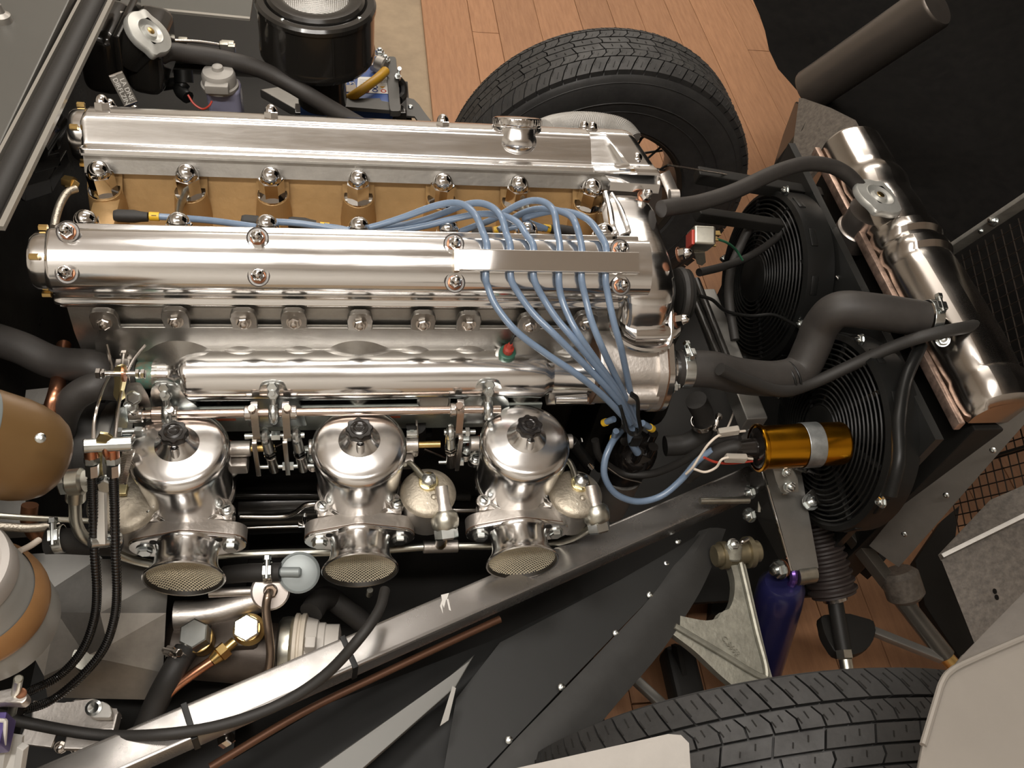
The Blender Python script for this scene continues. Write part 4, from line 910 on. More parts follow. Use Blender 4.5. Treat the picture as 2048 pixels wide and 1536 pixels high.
# ------------------------------------------------------------------ tyres and wheels
TYRE = mat('tyre_rubber', (.030, .029, .028), 0, .58, bump=.15, bscale=200, vary=.25, vscale=25, rvary=.1)
def wheel(yc, inner, label, cat_group):
    """inner = +1 when the inner sidewall faces -y (far wheel)"""
    c = V((.516, yc, .327)); t = thing('wheel', label, 'wheel', (.516, yc, 0), cat_group)
    s = inner; W2 = .074
    prof = [(.178, -.060), (.186, -.070), (.235, -.079), (.262, -.083), (.287, -.081), (.302, -.076), (.311, -.070), (.3145, -.062), (.3165, -.03), (.317, 0), (.3165, .03), (.3145, .062), (.311, .070), (.302, .076), (.287, .081), (.262, .083), (.235, .079), (.186, .070), (.178, .060)]
    b = MB().lathe(prof, c, (0, 1, 0), 120, c0=False, c1=False); ty = part('tyre', b, TYRE, t, 'black tyre')
    for r_, k in ((.296, .0785), (.255, .0838), (.232, .0788)):
        part('sidewall_ring', MB().torus(c+V((0, -s*k, 0)), (0, 1, 0), r_, .0011, 96, 5), TYRE, ty)
    random.seed(3)
    def blocks(y0, y1, n, skew, h0, h1, gap, zig=0.0, sipe=True):
        b = MB(); rr = lambda y: .327-.010*max(0, (abs(y)-.045)/.03)**2
        for i in range(n):
            t0 = 2*PI*i/n; w = 2*PI/n*(1-gap)
            ys = [y0, (y0+y1)/2, y1]
            lo, hi = [], []
            for a_ in (0, 1):
                for y in (ys if a_ == 0 else ys[::-1]):
                    f = (y-y0)/(y1-y0); th = t0+w*a_+skew*(f-.5)+(zig*(1 if y == ys[1] else 0))
                    for L, r_ in ((lo, rr(y)-.012), (hi, rr(y))): L.append(c+V((r_*sin(th), y*s*-1, r_*cos(th))))
            m = len(lo); top = [v.copy() for v in hi]
            b.loft([lo, hi], c0=False)
            if sipe:
                for f in (.33, .66):
                    th = t0+w*f+skew*.1; ya, yb = y0+(y1-y0)*(.25 if f < .5 else .45), y0+(y1-y0)*(.55 if f < .5 else .8)
                    b.cur = 1
                    pa, pb = (c+V(((rr(y)+.0002)*sin(th+skew*.3*k), y*s*-1, (rr(y)+.0002)*cos(th+skew*.3*k))) for y, k in ((ya, 0), (yb, 1)))
                    b.bar(pa, pb, .0014, .0006); b.cur = 0
        part('tread_rib', b, [TYRE, BLKS], ty, kind='stuff', angle=20)
    # from the inner shoulder to the outer: blocks, zigzag rib, centre ribs, mirrored
    blocks(.040, .0715, 76, -.055, 0, 0, .10)
    blocks(.0155, .0365, 76, -.030, 0, 0, .09, .012)
    blocks(-.006, .0125, 38, .02, 0, 0, .05)
    blocks(-.0255, -.009, 38, .02, 0, 0, .05, .01)
    blocks(-.0485, -.0285, 76, -.03, 0, 0, .09, .012)
    blocks(-.0715, -.052, 76, .05, 0, 0, .10)
    RIM = mat('painted_rim', (.10, .085, .07), .8, .4)
    b = MB().lathe([(.180, -.066), (.186, -.062), (.176, -.058), (.170, -.04), (.166, 0), (.170, .04), (.176, .058), (.186, .062), (.180, .066), (.171, .058), (.164, .03), (.160, 0), (.164, -.03), (.171, -.058)], c, (0, 1, 0), 72, c0=False, c1=False)
    b.loft([b.ring(c+V((0, y, 0)), (0, 1, 0), r_, 72) for r_, y in ((.180, -.066), (.171, -.058))], False, False); part('rim', b, RIM, t, 'wire wheel rim')
    for i in range(36):
        th = 2*PI*i/36; e = .22 if i % 2 else -.22; yo = -.03*s if i % 2 else .03*s
        part('spoke', MB().cyl(c+V((.035*sin(th+e*2), yo*1.3, .035*cos(th+e*2))), c+V((.163*sin(th), yo*.3, .163*cos(th))), .0026, n=6), BLKM, t)
    part('hub', MB().lathe([(.034, -.06), (.038, -.05), (.038, .05), (.034, .06)], c, (0, 1, 0), 28), GREYC, t)
    if s > 0: part('brake_disc', MB().lathe([(.06, -.078), (.135, -.078), (.135, -.066), (.06, -.066)], c, (0, 1, 0), 48), GREYC, t)
    return t
wheel(.635, 1, 'far front wheel with a worn black tyre standing on the boards beyond the engine', 'front wheels')
wheel(-.635, -1, 'near front wheel with a worn black tyre at the lower right, closest to the camera', 'front wheels')

# ------------------------------------------------------------------ open bonnet, tipped forward on the right
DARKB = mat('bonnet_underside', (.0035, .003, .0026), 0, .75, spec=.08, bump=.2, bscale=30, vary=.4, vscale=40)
DUST = mat('dusty_panel', (.105, .088, .072), .2, .55, bump=.25, bscale=150, vary=.3, vscale=120)
bn = thing('bonnet', 'big dark bonnet shell tipped open at the right, seen from its underside', 'bonnet', (1.2, 0, .3))
def sheet(name, pxs, parent, m, th=(.01, 0, 0), lb=None, **k):
    b = MB().prism([at(*p[:2], **({'x': p[2]} if len(p) > 2 else k)) for p in pxs], th); return part(name, b, m, parent, lb)
b = MB()
edge = [(1470, -220), (1492, -60), (1506, 0), (1519, 30), (1530, 62), (1538, 100), (1556, 138), (1580, 165), (1600, 188), (1640, 250), (1700, 330), (1790, 470), (1850, 520), (1920, 640), (2080, 900)]
rows = []
for i, (px, py) in enumerate(edge):
    a0 = at(px, py, x=.97); f = i/(len(edge)-1); yy = a0.y*1.12-.04
    rows.append([a0+V((.012, 0, -.004)), a0, a0+V((.10, -.02, .0)), V((1.32, yy, a0.z+.02)), V((1.55, yy*.95, .62+.2*f)), V((1.62, yy*.9, 1.0+.1*f)), V((1.52, yy*.9, 1.45)), V((1.25, yy*.9, 1.85)), V((.98, yy*.95, 2.0))])
b.loft(rows, False, False, closed=False)
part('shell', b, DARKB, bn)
A0, A1 = at(1622, 180, x=.99), at(1868, 12, x=1.10)
ax = (A1-A0).normalized()
b = MB().lathe([(.046, -.004), (.0475, .0), (.047, .03), (.047, (A1-A0).length), (.043, (A1-A0).length+.006), (.0, (A1-A0).length+.008)], A0, ax, 36, c0=False)
part('air_duct', b, mat('brushed_duct', (.13, .112, .098), .7, .38, rvary=.1, vscale=6, stretch=(1, 1, 1), bump=.05, bscale=20), bn, 'greyish metal air duct tube')
sheet('duct_panel', [(1598, 196, .93), (1652, 215, .93), (1702, 240, .95), (1727, 285, .95), (1690, 290, .93), (1655, 330, .9), (1625, 345, .88), (1585, 300, .87)], bn, DUST, lb='dusty curved inner panel')
sheet('side_panel', [(1590, 205, .93), (1622, 222, .93), (1602, 262, .9), (1578, 330, .87), (1552, 420, .84), (1530, 520, .82), (1522, 640, .80), (1490, 640, .80), (1502, 540, .82), (1522, 440, .84), (1548, 330, .87), (1566, 270, .9)], bn, BLK, th=(.006, .004, 0), lb='curved black side panel')
sheet('small_panel', [(1572, 352, .83), (1640, 300, .86), (1625, 345, .86), (1604, 372, .84), (1575, 372, .83)], bn, DUST, lb='dusty curved inner panel')
for q in ((1838, 305), (1862, 215), (1960, 130)): part('paint_chip', MB().ball(at(*q, x=1.42), .004, 8, 5, sc=(.6, 1, 1.4)), DUST, bn)
# --- mesh in the bonnet mouth
mg = thing('mouth_grille', 'square wire mesh in a pale metal frame across the bonnet mouth', 'grille', (1.0, -.1, .35))
P0 = at(1883, 512, x=1.0); ez = (at(2048, 402, x=1.0)-P0).normalized(); ey = (at(2030, 860, x=1.0)-P0); ey = (ey-ez*(ey @ ez)).normalized()
WIREM = mat('dark_wire', (.045, .035, .028), .6, .45)
for i in range(30):
    part('mesh_wire', MB().tube([P0+ey*(.03+.0185*i)-ez*.10, P0+ey*(.03+.0185*i)+ez*.34], .0011, 6, 0), WIREM, mg)
for i in range(24):
    part('mesh_wire', MB().tube([P0+ez*(-.10+.0185*i)+ey*.02, P0+ez*(-.10+.0185*i)+ey*.58], .0011, 6, 0), WIREM, mg)
FRM = mat('grille_frame_paint', (.30, .29, .26), .3, .45, vary=.15, vscale=40)
b = MB().bar(P0-ez*.01, P0+ez*.36, .030, .008, up=ey, bev=.002); part('mesh_frame', b, FRM, mg, 'pale grey frame rail')
put('frame_bolt', BOLT, mg, at(1988, 442, x=.992), (-1, 0, .2), sc=1.0); put('frame_bolt', BOLT, mg, at(1962, 462, x=.992), (-1, 0, .2), sc=.5)
b = MB().bar(P0+ey*.36-ez*.10, P0+ey*.36+ez*.1, .02, .004, up=ey); part('mesh_stay', b, BLKS, mg)
# bracket strap beside the radiator and inner arch boxes
b = MB().bar(at(2040, 790, x=.83), at(1768, 1112, x=.80), .052, .004, up=(-.75, -.6, .25), bev=.001)
sr = solo('radiator_strap', b, mat('dull_strap', (.20, .185, .165), .5, .42, vary=.12), 'flat dull grey strap running down beside the radiator', 'bracket')
for q in ((1990, 900), (1896, 990), (1812, 1068)): put('strap_rivet', RIVET, sr, at(*q, x=.808)+V((-.003, 0, 0)), (-.75, -.6, .25), sc=1.0)
ib = thing('inner_arch_box', 'dull brown-grey inner wheel arch box at the right edge', 'panel', (1.0, -.35, .3))
sheet('box_front', [(1882, 1118, .86), (2060, 1042, .98), (2060, 1300, .95), (1962, 1320, .88)], ib, DUST, th=(.01, 0, 0))
sheet('box_flange', [(1876, 1110, .855), (1980, 1000, .95), (2060, 965, 1.0), (2060, 1048, .98), (1882, 1122, .86)], ib, DUST, th=(.004, 0, .002))
b = MB().bar(at(1885, 1112, x=.853), at(2060, 1026, x=.965), .006, .006); part('box_lip', b, GREYC, ib, 'worn bare lip')
for q in ((2000, 1182), (2004, 1194), (1950, 1215)): part('box_hole', MB().lathe([(.004, 0), (.004, .001), (0, .001)], at(*q, x=.90)+V((-.008, 0, 0)), (-1, 0, 0), 10), BLKS, ib)
wa = thing('wing_panel', 'plain grey painted wing panel rising over the near tyre at the lower right', 'wing', (.6, -.64, .6))
PAINT = mat('wing_primer_grey', (.27, .245, .215), .1, .42, bump=.03, bscale=200, vary=.06, vscale=4)
wz = lambda p, z: at(*p, z=z)
o_ = [wz(p, z) for p, z in (((1832, 1560), .80), ((1846, 1490), .80), ((1862, 1440), .80), ((1874, 1396), .80), ((1884, 1366), .80), ((1900, 1344), .80), ((1940, 1322), .80), ((2000, 1296), .80), ((2080, 1262), .80), ((2120, 1560), .80))]
b = MB().prism(o_, (.0, 0, -.004), .001); part('outer_face', b, PAINT, wa)
e_ = [wz(p, z) for p, z in (((1898, 1346), .797), ((1925, 1310), .775), ((1985, 1262), .76), ((2080, 1150), .74), ((2080, 1264), .796), ((2000, 1298), .797), ((1940, 1324), .797))]
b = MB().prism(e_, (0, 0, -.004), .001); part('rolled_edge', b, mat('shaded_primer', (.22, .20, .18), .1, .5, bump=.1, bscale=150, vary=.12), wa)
b = MB().tube([wz(p, z) for p, z in (((1846, 1490), .801), ((1874, 1396), .801), ((1884, 1366), .801), ((1900, 1344), .801), ((1940, 1322), .801), ((2080, 1262), .801))], .003, 8, 5); part('wing_bead', b, PAINT, wa)
b = MB().loft([[wz((x, y), z) for x, y, z in ((980, 1548, .87), (1336, 1468, .87), (1362, 1470, .866), (1378, 1486, .86), (1384, 1580, .85), (980, 1640, .86))], [wz((x, y), z)+V((0, -.002, -.02)) for x, y, z in ((980, 1552, .87), (1336, 1474, .87), (1360, 1476, .866), (1374, 1490, .86), (1380, 1580, .85), (980, 1640, .86))]])
solo('bonnet_rest', b, mat('pale_foam', (.40, .375, .345), 0, .8, bump=.1, bscale=120, vary=.08), 'pale grey padded edge at the very bottom of the picture', 'pad')
# ------------------------------------------------------------------ sub-frame tubes, shields, suspension
def tubebar(name, a, c, w, h, m, label, cat, group=None, up=(0, 0, 1), bev=.003):
    return solo(name, MB().bar(a, c, w, h, up=up, bev=bev), m, label, cat, group)
RL0, RL1 = at(258, 1506, z=.485), at(1506, 962, z=.44)
rl = thing('frame_rail', 'long shiny grey square frame tube running diagonally below the carburettors', 'frame tube', RL0.lerp(RL1, .5))
part('rail_tube', MB().bar(RL0+(RL0-RL1)*.25, RL1, .041, .036, bev=.005), FRAMEP, rl)
q = at(905, 1212, z=.482); b = MB()     # white rubbed marks on the rail
up_ = V((0, 0, 1)); dr = (RL1-RL0).normalized(); sd = up_.cross(dr).normalized(); nn = dr.cross(sd)
def on_rail(px, py):
    p = at(px, py, z=.47); t = (p-RL0) @ dr; base = RL0+dr*t; n_ = nn if nn.z > 0 else -nn
    return atp(px, py, base+n_*.0183, n_)
for L in (((882, 1190), (898, 1186), (894, 1198), (884, 1208), (886, 1228), (880, 1212), (884, 1200)), ((893, 1198), (897, 1198), (902, 1222), (898, 1220)), ((884, 1208), (892, 1200), (888, 1216))):
    b.prism([on_rail(*p) for p in L], (0, 0, .0003))
part('paint_mark', b, mat('white_mark', (.7, .68, .64), 0, .6), rl, 'white rubbed mark', kind='stuff')
for px in ((375, 1432), (693, 1292)):
    p = on_rail(*px); p = RL0+dr*((p-RL0) @ dr); b = MB()
    x_, y_, a_ = frame(dr, (0, 0, 1))
    b.obox(p, x_*.0428, y_*.0378, dr*.007, .0008); b.obox(p+x_*.010-y_*.021, x_*.008, y_*.006, dr*.009, .001)
    part('cable_tie', b, PLAS, rl, 'black cable tie')
cable('bonnet_loom', [at(-20, 1425, y=-.50), at(60, 1447, y=-.51), at(200, 1470, y=-.525), at(330, 1468, y=-.535), at(450, 1448, y=-.528), at(560, 1408, y=-.512), at(650, 1350, y=-.49), at(720, 1275, y=-.462), at(758, 1220, y=-.43), at(770, 1180, y=-.40)], .0062, RUB, 'thick black cable lying along the diagonal frame tube', 'cable', n=12)
cable('rail_reflection', [at(420, 1535, z=.43), at(600, 1428, z=.43), at(760, 1350, z=.43), at(900, 1284, z=.43), at(1000, 1238, z=.43)], .0050, mat('reflection_brown', (.12, .055, .03), .5, .5), 'dull brown tube standing in for the reflection under the diagonal frame tube', 'pipe')  # added tube, coloured like the orange reflection on the rail's lower side
D0, D1 = at(600, 1575, z=.30), at(955, 1302, z=.34)
db = MB().prism([at(*p, z=z) for p, z in (((600, 1560), .42), ((900, 1352), .425), ((950, 1308), .43), ((912, 1374), .425), ((700, 1560), .42))], (0, .003, -.02), .002)
solo('lower_tube', db, mat('tube_grey', (.15, .148, .138), .4, .42), 'dull grey lower frame tube ending in a sharp tip below the diagonal rail', 'frame tube')
ut = solo('shade_sheet', MB().box((-.06, -.02, .20), (.84, 1.16, .008)), BLKS, 'black sheet added as shade deep under the engine', 'tray')  # added black sheet, keeps the floor under the bay as dark as shade
# inner black side shield and rubber flap
SHIELD = mat('shield_black', (.009, .009, .0085), 0, .42, spec=.18, rvary=.1, vscale=10, bump=.06, bscale=10)
ss = thing('splash_shield', 'black riveted splash shield with a rubber flap beside the near tyre', 'shield', at(1150, 1330, z=.30))
b = MB().prism([at(*p, z=z) for p, z in (((380, 1570), .33), ((650, 1410), .36), ((1000, 1275), .38), ((1300, 1130), .40), ((1440, 1045), .41), ((1412, 1085), .405), ((1310, 1185), .395), ((1105, 1400), .385), ((955, 1560), .38))], (0, .0, -.004), 0)
part('shield_panel', b, SHIELD, ss)
b = MB().prism([at(*p, z=z) for p, z in (((912, 1398), .392), ((1000, 1285), .40), ((1240, 1160), .412), ((1400, 1068), .42), ((1318, 1178), .41), ((1110, 1392), .40), ((950, 1560), .395), ((884, 1560), .39))], (0, 0, -.003))
part('edge_strip', b, mat('shield_strip', (.017, .017, .016), 0, .45, spec=.3, bump=.1, bscale=40), ss, 'riveted edge strip')
FLAP = mat('flap_rubber', (.036, .035, .033), 0, .52, spec=.35, bump=.06, bscale=100, vary=.1, vscale=30)
inn = [(1398, 1062), (1345, 1135), (1300, 1196), (1220, 1282), (1110, 1398), (1030, 1480), (948, 1570)]
out = [(1452, 1058), (1425, 1130), (1392, 1198), (1325, 1300), (1240, 1400), (1172, 1480), (1090, 1570)]
rows = []
for (a, c) in zip(inn, out):
    p, q = at(*a, z=.415), at(*c, z=.405); rows.append([p, p.lerp(q, .33)+V((0, 0, .008)), p.lerp(q, .66)+V((0, 0, .006)), q, q-V((0, 0, .004)), p-V((0, 0, .004))])
rows = [[smooth([r[k] for r in rows], 4)[i] for k in range(6)] for i in range(len(smooth([r[0] for r in rows], 4)))]
part('rubber_flap', MB().loft(rows), FLAP, ss, 'thick rubber flap')
for q in ((1356, 1083), (1333, 1127), (1300, 1190), (1232, 1266), (1123, 1374), (1018, 1480)): put('rivet', RIVET, ss, at(*q, z=.414), (0, -.2, 1), sc=1.15)
# front frame: end bracket, nuts, shock mount plate
fb = thing('frame_bracket', 'grey sloping frame bracket plate with bright nuts below the ignition coil', 'bracket', at(1580, 1050, z=.40))
b = MB().prism([at(*p, z=z) for p, z in (((1524, 938), .50), ((1600, 925), .50), ((1638, 1136), .42), ((1582, 1142), .42))], (0, .0, -.006), .001); part('top_plate', b, GUN, fb, 'flat grey plate')
b = MB().prism([at(*p, z=z) for p, z in (((1524, 938), .50), ((1582, 1142), .42), ((1580, 1160), .40), ((1500, 1010), .44), ((1500, 945), .48))], (.004, 0, -.004)); part('side_plate', b, BLK, fb)
b = MB().tube([at(1524, 938, z=.501), at(1552, 1034, z=.462), at(1582, 1141, z=.421)], .0022, 8, 3); part('bright_edge', b, CHROME, fb, 'bright worn edge')
b = MB().cyl(at(1590, 1150, z=.405), at(1625, 1144, z=.405), .016, n=20); part('shock_bush', b, NICK, fb, 'dull bush')
put('shock_nut', BOLT, fb, at(1560, 1138, z=.42), (-1, -.3, .2), sc=1.6); put('shock_washer', WASH, fb, at(1567, 1136, z=.42), (-1, -.3, .2), sc=1.3)
for q in ((1500, 984), (1500, 1030)): put('frame_nut', BOLT, fb, at(*q, z=.455), (-.9, -.4, .3), sc=1.2)
for q in ((1620, 1005), (1566, 975)): put('frame_nut', BOLT, fb, at(*q, z=.48), (-.1, -.3, 1), sc=1.3)
b = MB().bar(at(1515, 970, z=.46), at(1513, 1024, z=.44), .004, .02); part('nut_plate', b, NICK, fb)
cable('cross_rod', [at(1400, 1002, y=-.27), at(1450, 1001, y=-.27), at(1498, 1000, y=-.27)], .005, NICK, 'short grey rod behind the bright frame nuts', 'rod')
b = MB().cyl(at(1590, 935, z=.5), at(1640, 952, z=.49), .004, n=8); solo('coil_stay', b, STEEL, 'small bright stay below the gold coil', 'bracket')
# upper wishbone
wb = thing('upper_wishbone', 'pale forged upper wishbone between the shield and the near tyre', 'wishbone', at(1450, 1250, z=.38))
WBM = mat('forged_grey', (.30, .29, .24), .55, .46, bump=.25, bscale=160, vary=.18, vscale=40)
outl = fillet([(1448, 1102), (1482, 1100), (1494, 1140), (1506, 1195), (1522, 1265), (1540, 1340), (1556, 1390), (1500, 1400), (1440, 1350), (1388, 1300), (1322, 1252), (1345, 1228), (1380, 1236), (1418, 1243), (1450, 1231), (1467, 1204), (1471, 1165), (1462, 1130)], 16, 3)
b = MB().prism([at(x, y, z=.43-.05*(y-1100)/300) for x, y in outl], (0, .004, -.018), .004); part('forging', b, WBM, wb)
rim_ = [(1478, 1112), (1494, 1180), (1514, 1265), (1533, 1340), (1520, 1352), (1440, 1305), (1350, 1252)]
b = MB().tube([at(x, y, z=.434-.05*(y-1100)/300) for x, y in rim_], .0042, 8, 5); part('raised_rib', b, WBM, wb)
put_text(text_mesh('C.8652', .011, .0005, WBM), wb, at(1462, 1292, z=.404), (.5, -.85, 0), (0, 0, 1))
b = MB().cyl(at(1428, 1112, z=.43), at(1518, 1102, z=.43), .016, n=22, bev=.002); b.cyl(at(1440, 1111, z=.43), at(1452, 1110, z=.43), .020, n=22); b.cyl(at(1492, 1105, z=.43), at(1502, 1104, z=.43), .023, n=22)
part('pivot_bush', b, mat('bush_bronze', (.26, .22, .14), .7, .42, vary=.2), wb, 'bronze toned pivot bush')
b = MB().cyl(at(1464, 1120, z=.435), at(1466, 1088, z=.45), .013, n=18, bev=.003); part('clamp_eye', b, WBM, wb); put('clamp_bolt', BOLT, wb, at(1466, 1090, z=.455), (0, -.3, 1), sc=1.0)
b = MB().tube([at(1478, 1095, z=.44), at(1484, 1085, z=.45), at(1496, 1078, z=.45)], .003, 8, 4); part('grease_pipe', b, STEEL, wb)
# shock absorber
sk = thing('shock_absorber', 'dark blue shock absorber standing beside the pale wishbone', 'shock absorber', at(1545, 1280, z=.22))
BLUEP = mat('shock_blue', (.012, .012, .055), 0, .3, coat=.3)
b = MB().lathe([(.026, 0), (.034, .01), (.036, .04), (.036, .22)], at(1566, 1165, z=.395), at(1520, 1330, z=.20)-at(1566, 1165, z=.395), 28); part('shock_body', b, BLUEP, sk)
b = MB().torus(at(1578, 1150, z=.40), (1, 0, 0), .014, .006, 24, 8); part('shock_eye', b, mat('shock_eye_purple', (.10, .05, .22), .7, .25), sk, 'purple shining eye')
# steering rack gaiter and track rod
gt = thing('steering_rack', 'black ribbed steering gaiter with a clip and a track rod running to the near wheel', 'steering rack', at(1640, 1120, z=.36))
g0, g1 = at(1622, 1015, z=.40), at(1668, 1190, z=.33); d = (g1-g0); n_ = 44
b = MB().lathe([((.026+.008*k/n_)+(.0045 if (k % 4) in (1, 2) else 0), d.length*k/n_) for k in range(n_+1)], g0, d, 26); part('gaiter', b, mat('gaiter_rubber', (.030, .022, .020), 0, .5), gt, 'ribbed rubber gaiter')
b = MB().lathe([(.017, 0), (.0185, .001), (.0185, .009), (.017, .010)], g1, d, 24); part('gaiter_clip', b, STEEL, gt, 'bright ribbed clip')
r1 = at(1695, 1345, z=.30)
b = MB().cyl(g1, g1.lerp(r1, .72), .012, n=18); part('track_rod', b, BLKS, gt)
b = MB().hexp(g1.lerp(r1, .72), g1.lerp(r1, .84), .013); b.cyl(g1.lerp(r1, .84), r1+(r1-g1)*.1, .010, n=16); part('rod_nut', b, NICK, gt, 'plated nut')
b = MB().prism([at(*p, z=.30) for p in fillet([(1640, 1230), (1690, 1225), (1750, 1240), (1752, 1270), (1735, 1300), (1700, 1312), (1672, 1308), (1650, 1270)], 10, 2)], (0, 0, -.02), .002); part('rack_mount', b, BLKS, gt)
# lower frame tubes on the right
TUBM = mat('frame_tube_grey', (.11, .10, .085), .6, .32, vary=.15)
lt = thing('diagonal_tube', 'grey welded diagonal frame tube at the lower right, open at its end', 'frame tube', at(1780, 1170, z=.3))
q0, q1 = at(1652, 1005, z=.36), at(1892, 1312, z=.27)
part('tube', MB().bar(q0, q0.lerp(q1, .55), .022, .022, bev=.003), TUBM, lt); part('tube_end', MB().lathe([(.012, 0), (.014, .004), (.0145, (q1-q0).length*.48), (.012, (q1-q0).length*.485), (.011, (q1-q0).length*.45), (0, (q1-q0).length*.45)], q0.lerp(q1, .52), q1-q0, 24), TUBM, lt)
b = MB().cyl(at(1905, 1328, z=.255), at(1880, 1300, z=.27), .012, n=18); part('tube_plug', b, BRASS, lt, 'brass toned plug')
tubebar('roll_bar_link', at(1690, 1240, z=.27), at(1885, 1318, z=.27), .014, .014, GUN, 'straight grey round link crossing to the open tube end', 'link')
solo('lower_wishbone', MB().bar(at(1255, 1345, z=.20), at(1400, 1480, z=.24), .016, .016, bev=.004), GUN, 'thin grey suspension tube between the rubber flap and the near tyre', 'suspension tube')
solo('brake_caliper', MB().box(at(1365, 1360, z=.2)+V((0, -.03, 0)), (.05, .16, .05), bev=.01).bar(at(1352, 1290, z=.24), at(1372, 1390, z=.2), .008, .02), BLKS, 'dark lump of brake caliper seen left of the wishbone', 'caliper')
solo('anti_roll_mount', MB().cyl(at(1795, 1140, z=.33), at(1815, 1200, z=.30), .030, n=24, bev=.008), DUST, 'rounded dull rubber mount beside the open tube end', 'mount')
b = MB().bar(at(1420, 1210, z=.03), at(1560, 1250, z=.03), .05, .03); solo('suspension_member', b, BLKS, 'black lower suspension arm deep below the wishbone', 'suspension arm')
# picture-frame members behind the coil, mostly in shadow
solo('front_upright', MB().bar(at(1500, 880, z=.56), at(1525, 960, z=.30), .03, .03, bev=.003).bar(at(1620, 1000, z=.48), at(1840, 995, z=.44), .025, .025, bev=.003), BLK, 'black front frame members below the lower fan', 'frame tube')
for q in ((1836, 998), (1716, 1075), (1820, 802)): pass
# far side rails and black inner panels behind the engine
solo('far_rail', MB().bar((-.45, .56, .47), (.56, .26, .43), .032, .032, bev=.004), BLK, 'black diagonal frame tube on the far side of the engine', 'frame tube')
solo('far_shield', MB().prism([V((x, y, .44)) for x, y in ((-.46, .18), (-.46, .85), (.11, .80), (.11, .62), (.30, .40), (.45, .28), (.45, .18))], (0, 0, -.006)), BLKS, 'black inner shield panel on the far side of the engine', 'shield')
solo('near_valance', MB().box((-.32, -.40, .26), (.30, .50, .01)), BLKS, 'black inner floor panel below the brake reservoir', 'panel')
solo('starter_motor', MB().cyl((-.18, -.16, .34), (.05, -.16, .34), .045, n=28, bev=.006), BLK, 'black starter motor low beside the engine block', 'motor')
solo('front_shade_sheet', MB().box((.59, .06, .18), (.46, .70, .008)), BLKS, 'black sheet added as shade below the cooling fans', 'tray')  # made-up black sheet, darkens the gap between engine and radiator
# ------------------------------------------------------------------ bulkhead, scuttle and everything along the left
FIRE = mat('bulkhead_black', (.022, .020, .017), 0, .34, spec=.35, rvary=.1, vscale=8, bump=.05, bscale=12)
fw = thing('bulkhead', 'glossy black bulkhead panel behind the engine on the left', 'bulkhead', (-.44, 0, .2))
part('panel', MB().box((-.447, .03, .46), (.012, 1.6, .70), bev=.002), FIRE, fw)
part('ledge', MB().box((-.425, .20, .80), (.05, .60, .012), bev=.004), FIRE, fw)
SZ = .845
SCUT = mat('scuttle_paint', (.105, .102, .092), .15, .35, vary=.04, vscale=3)
sp = thing('scuttle', 'grey painted scuttle panel at the top left corner', 'body panel', at(40, 60, z=SZ))
b = MB().prism([at(*p, z=SZ) for p in ((168, -60), (-30, 352), (-240, 500), (-240, -200), (150, -200))], (0, 0, -.012), .003); part('panel', b, SCUT, sp)
s0, s1 = at(205, -60, z=SZ-.004), at(-60, 452, z=SZ-.004)
ex = (s1-s0).normalized(); off = ex.cross(V((0, 0, 1)))
b = MB().tube([s0-off*.012, s0.lerp(s1, .5)-off*.012, s1-off*.012], .0125, 14, 4); part('edge_seal', b, RUB, sp, 'black rubber edge seal')
b = MB().bar(s0-off*.030, s1-off*.030, .006, .006); b.bar(s0+off*.006, s1+off*.006, .004, .010); part('seal_channel', b, GREYP, sp)
b = MB().bar(s0-off*.022, s1-off*.022, .010, .004); part('drip_lip', b, BLK, sp)
b = MB().lathe([(.012, 0), (.011, .008), (.006, .012), (.004, .022), (0, .022)], at(6, 42, z=SZ), (0, 0, 1), 20); part('wiper_spindle', b, GREYC, sp)
for px, a, c in (((20, 350), (8, 352), (128, 298)),): pass
b = MB()
for L in ([(8, 352), (48, 388), (100, 372), (134, 312)], [(28, 300), (66, 332), (118, 318)]):
    P = [at(x, y, x=-.405) for x, y in L]
    for p, q in zip(P[:-1], P[1:]): b.bar(p, q, .018, .003, up=(1, 0, 0), bev=.0008)
solo('bulkhead_bracket', b, BLK, 'black bent strip bracket on the bulkhead left of the engine', 'bracket')
b = MB().tube([at(66, 300, x=-.41), at(90, 262, x=-.41), at(112, 232, x=-.40)], .018, 12, 4); b.box(at(98, 250, x=-.41), (.03, .06, .05), bev=.01); solo('heater_box', b, BLK, 'dim black heater housing in the shadow of the scuttle', 'housing')
# oil gallery pipe at the rear of the head
op = thing('oil_pipe', 'thin braided steel oil pipe looping down at the rear end of the engine', 'pipe', at(150, 372, y=.03))
b = MB().tube([at(152, 378, y=.02), at(135, 385, y=.01), at(122, 405, y=-.01), at(113, 430, y=-.03), at(108, 455, y=-.05)], .0046, 12, 5); part('pipe', b, mat('braid', (.55, .50, .42), .9, .35, bump=.4, bscale=500), op)
b = MB().hexp(at(148, 366, y=.025), at(128, 362, y=.03), .0072); b.hexp(at(140, 380, y=.02), at(150, 362, y=.03), .007); part('banjo_bolt', b, BRASS, op, 'brass coloured banjo')
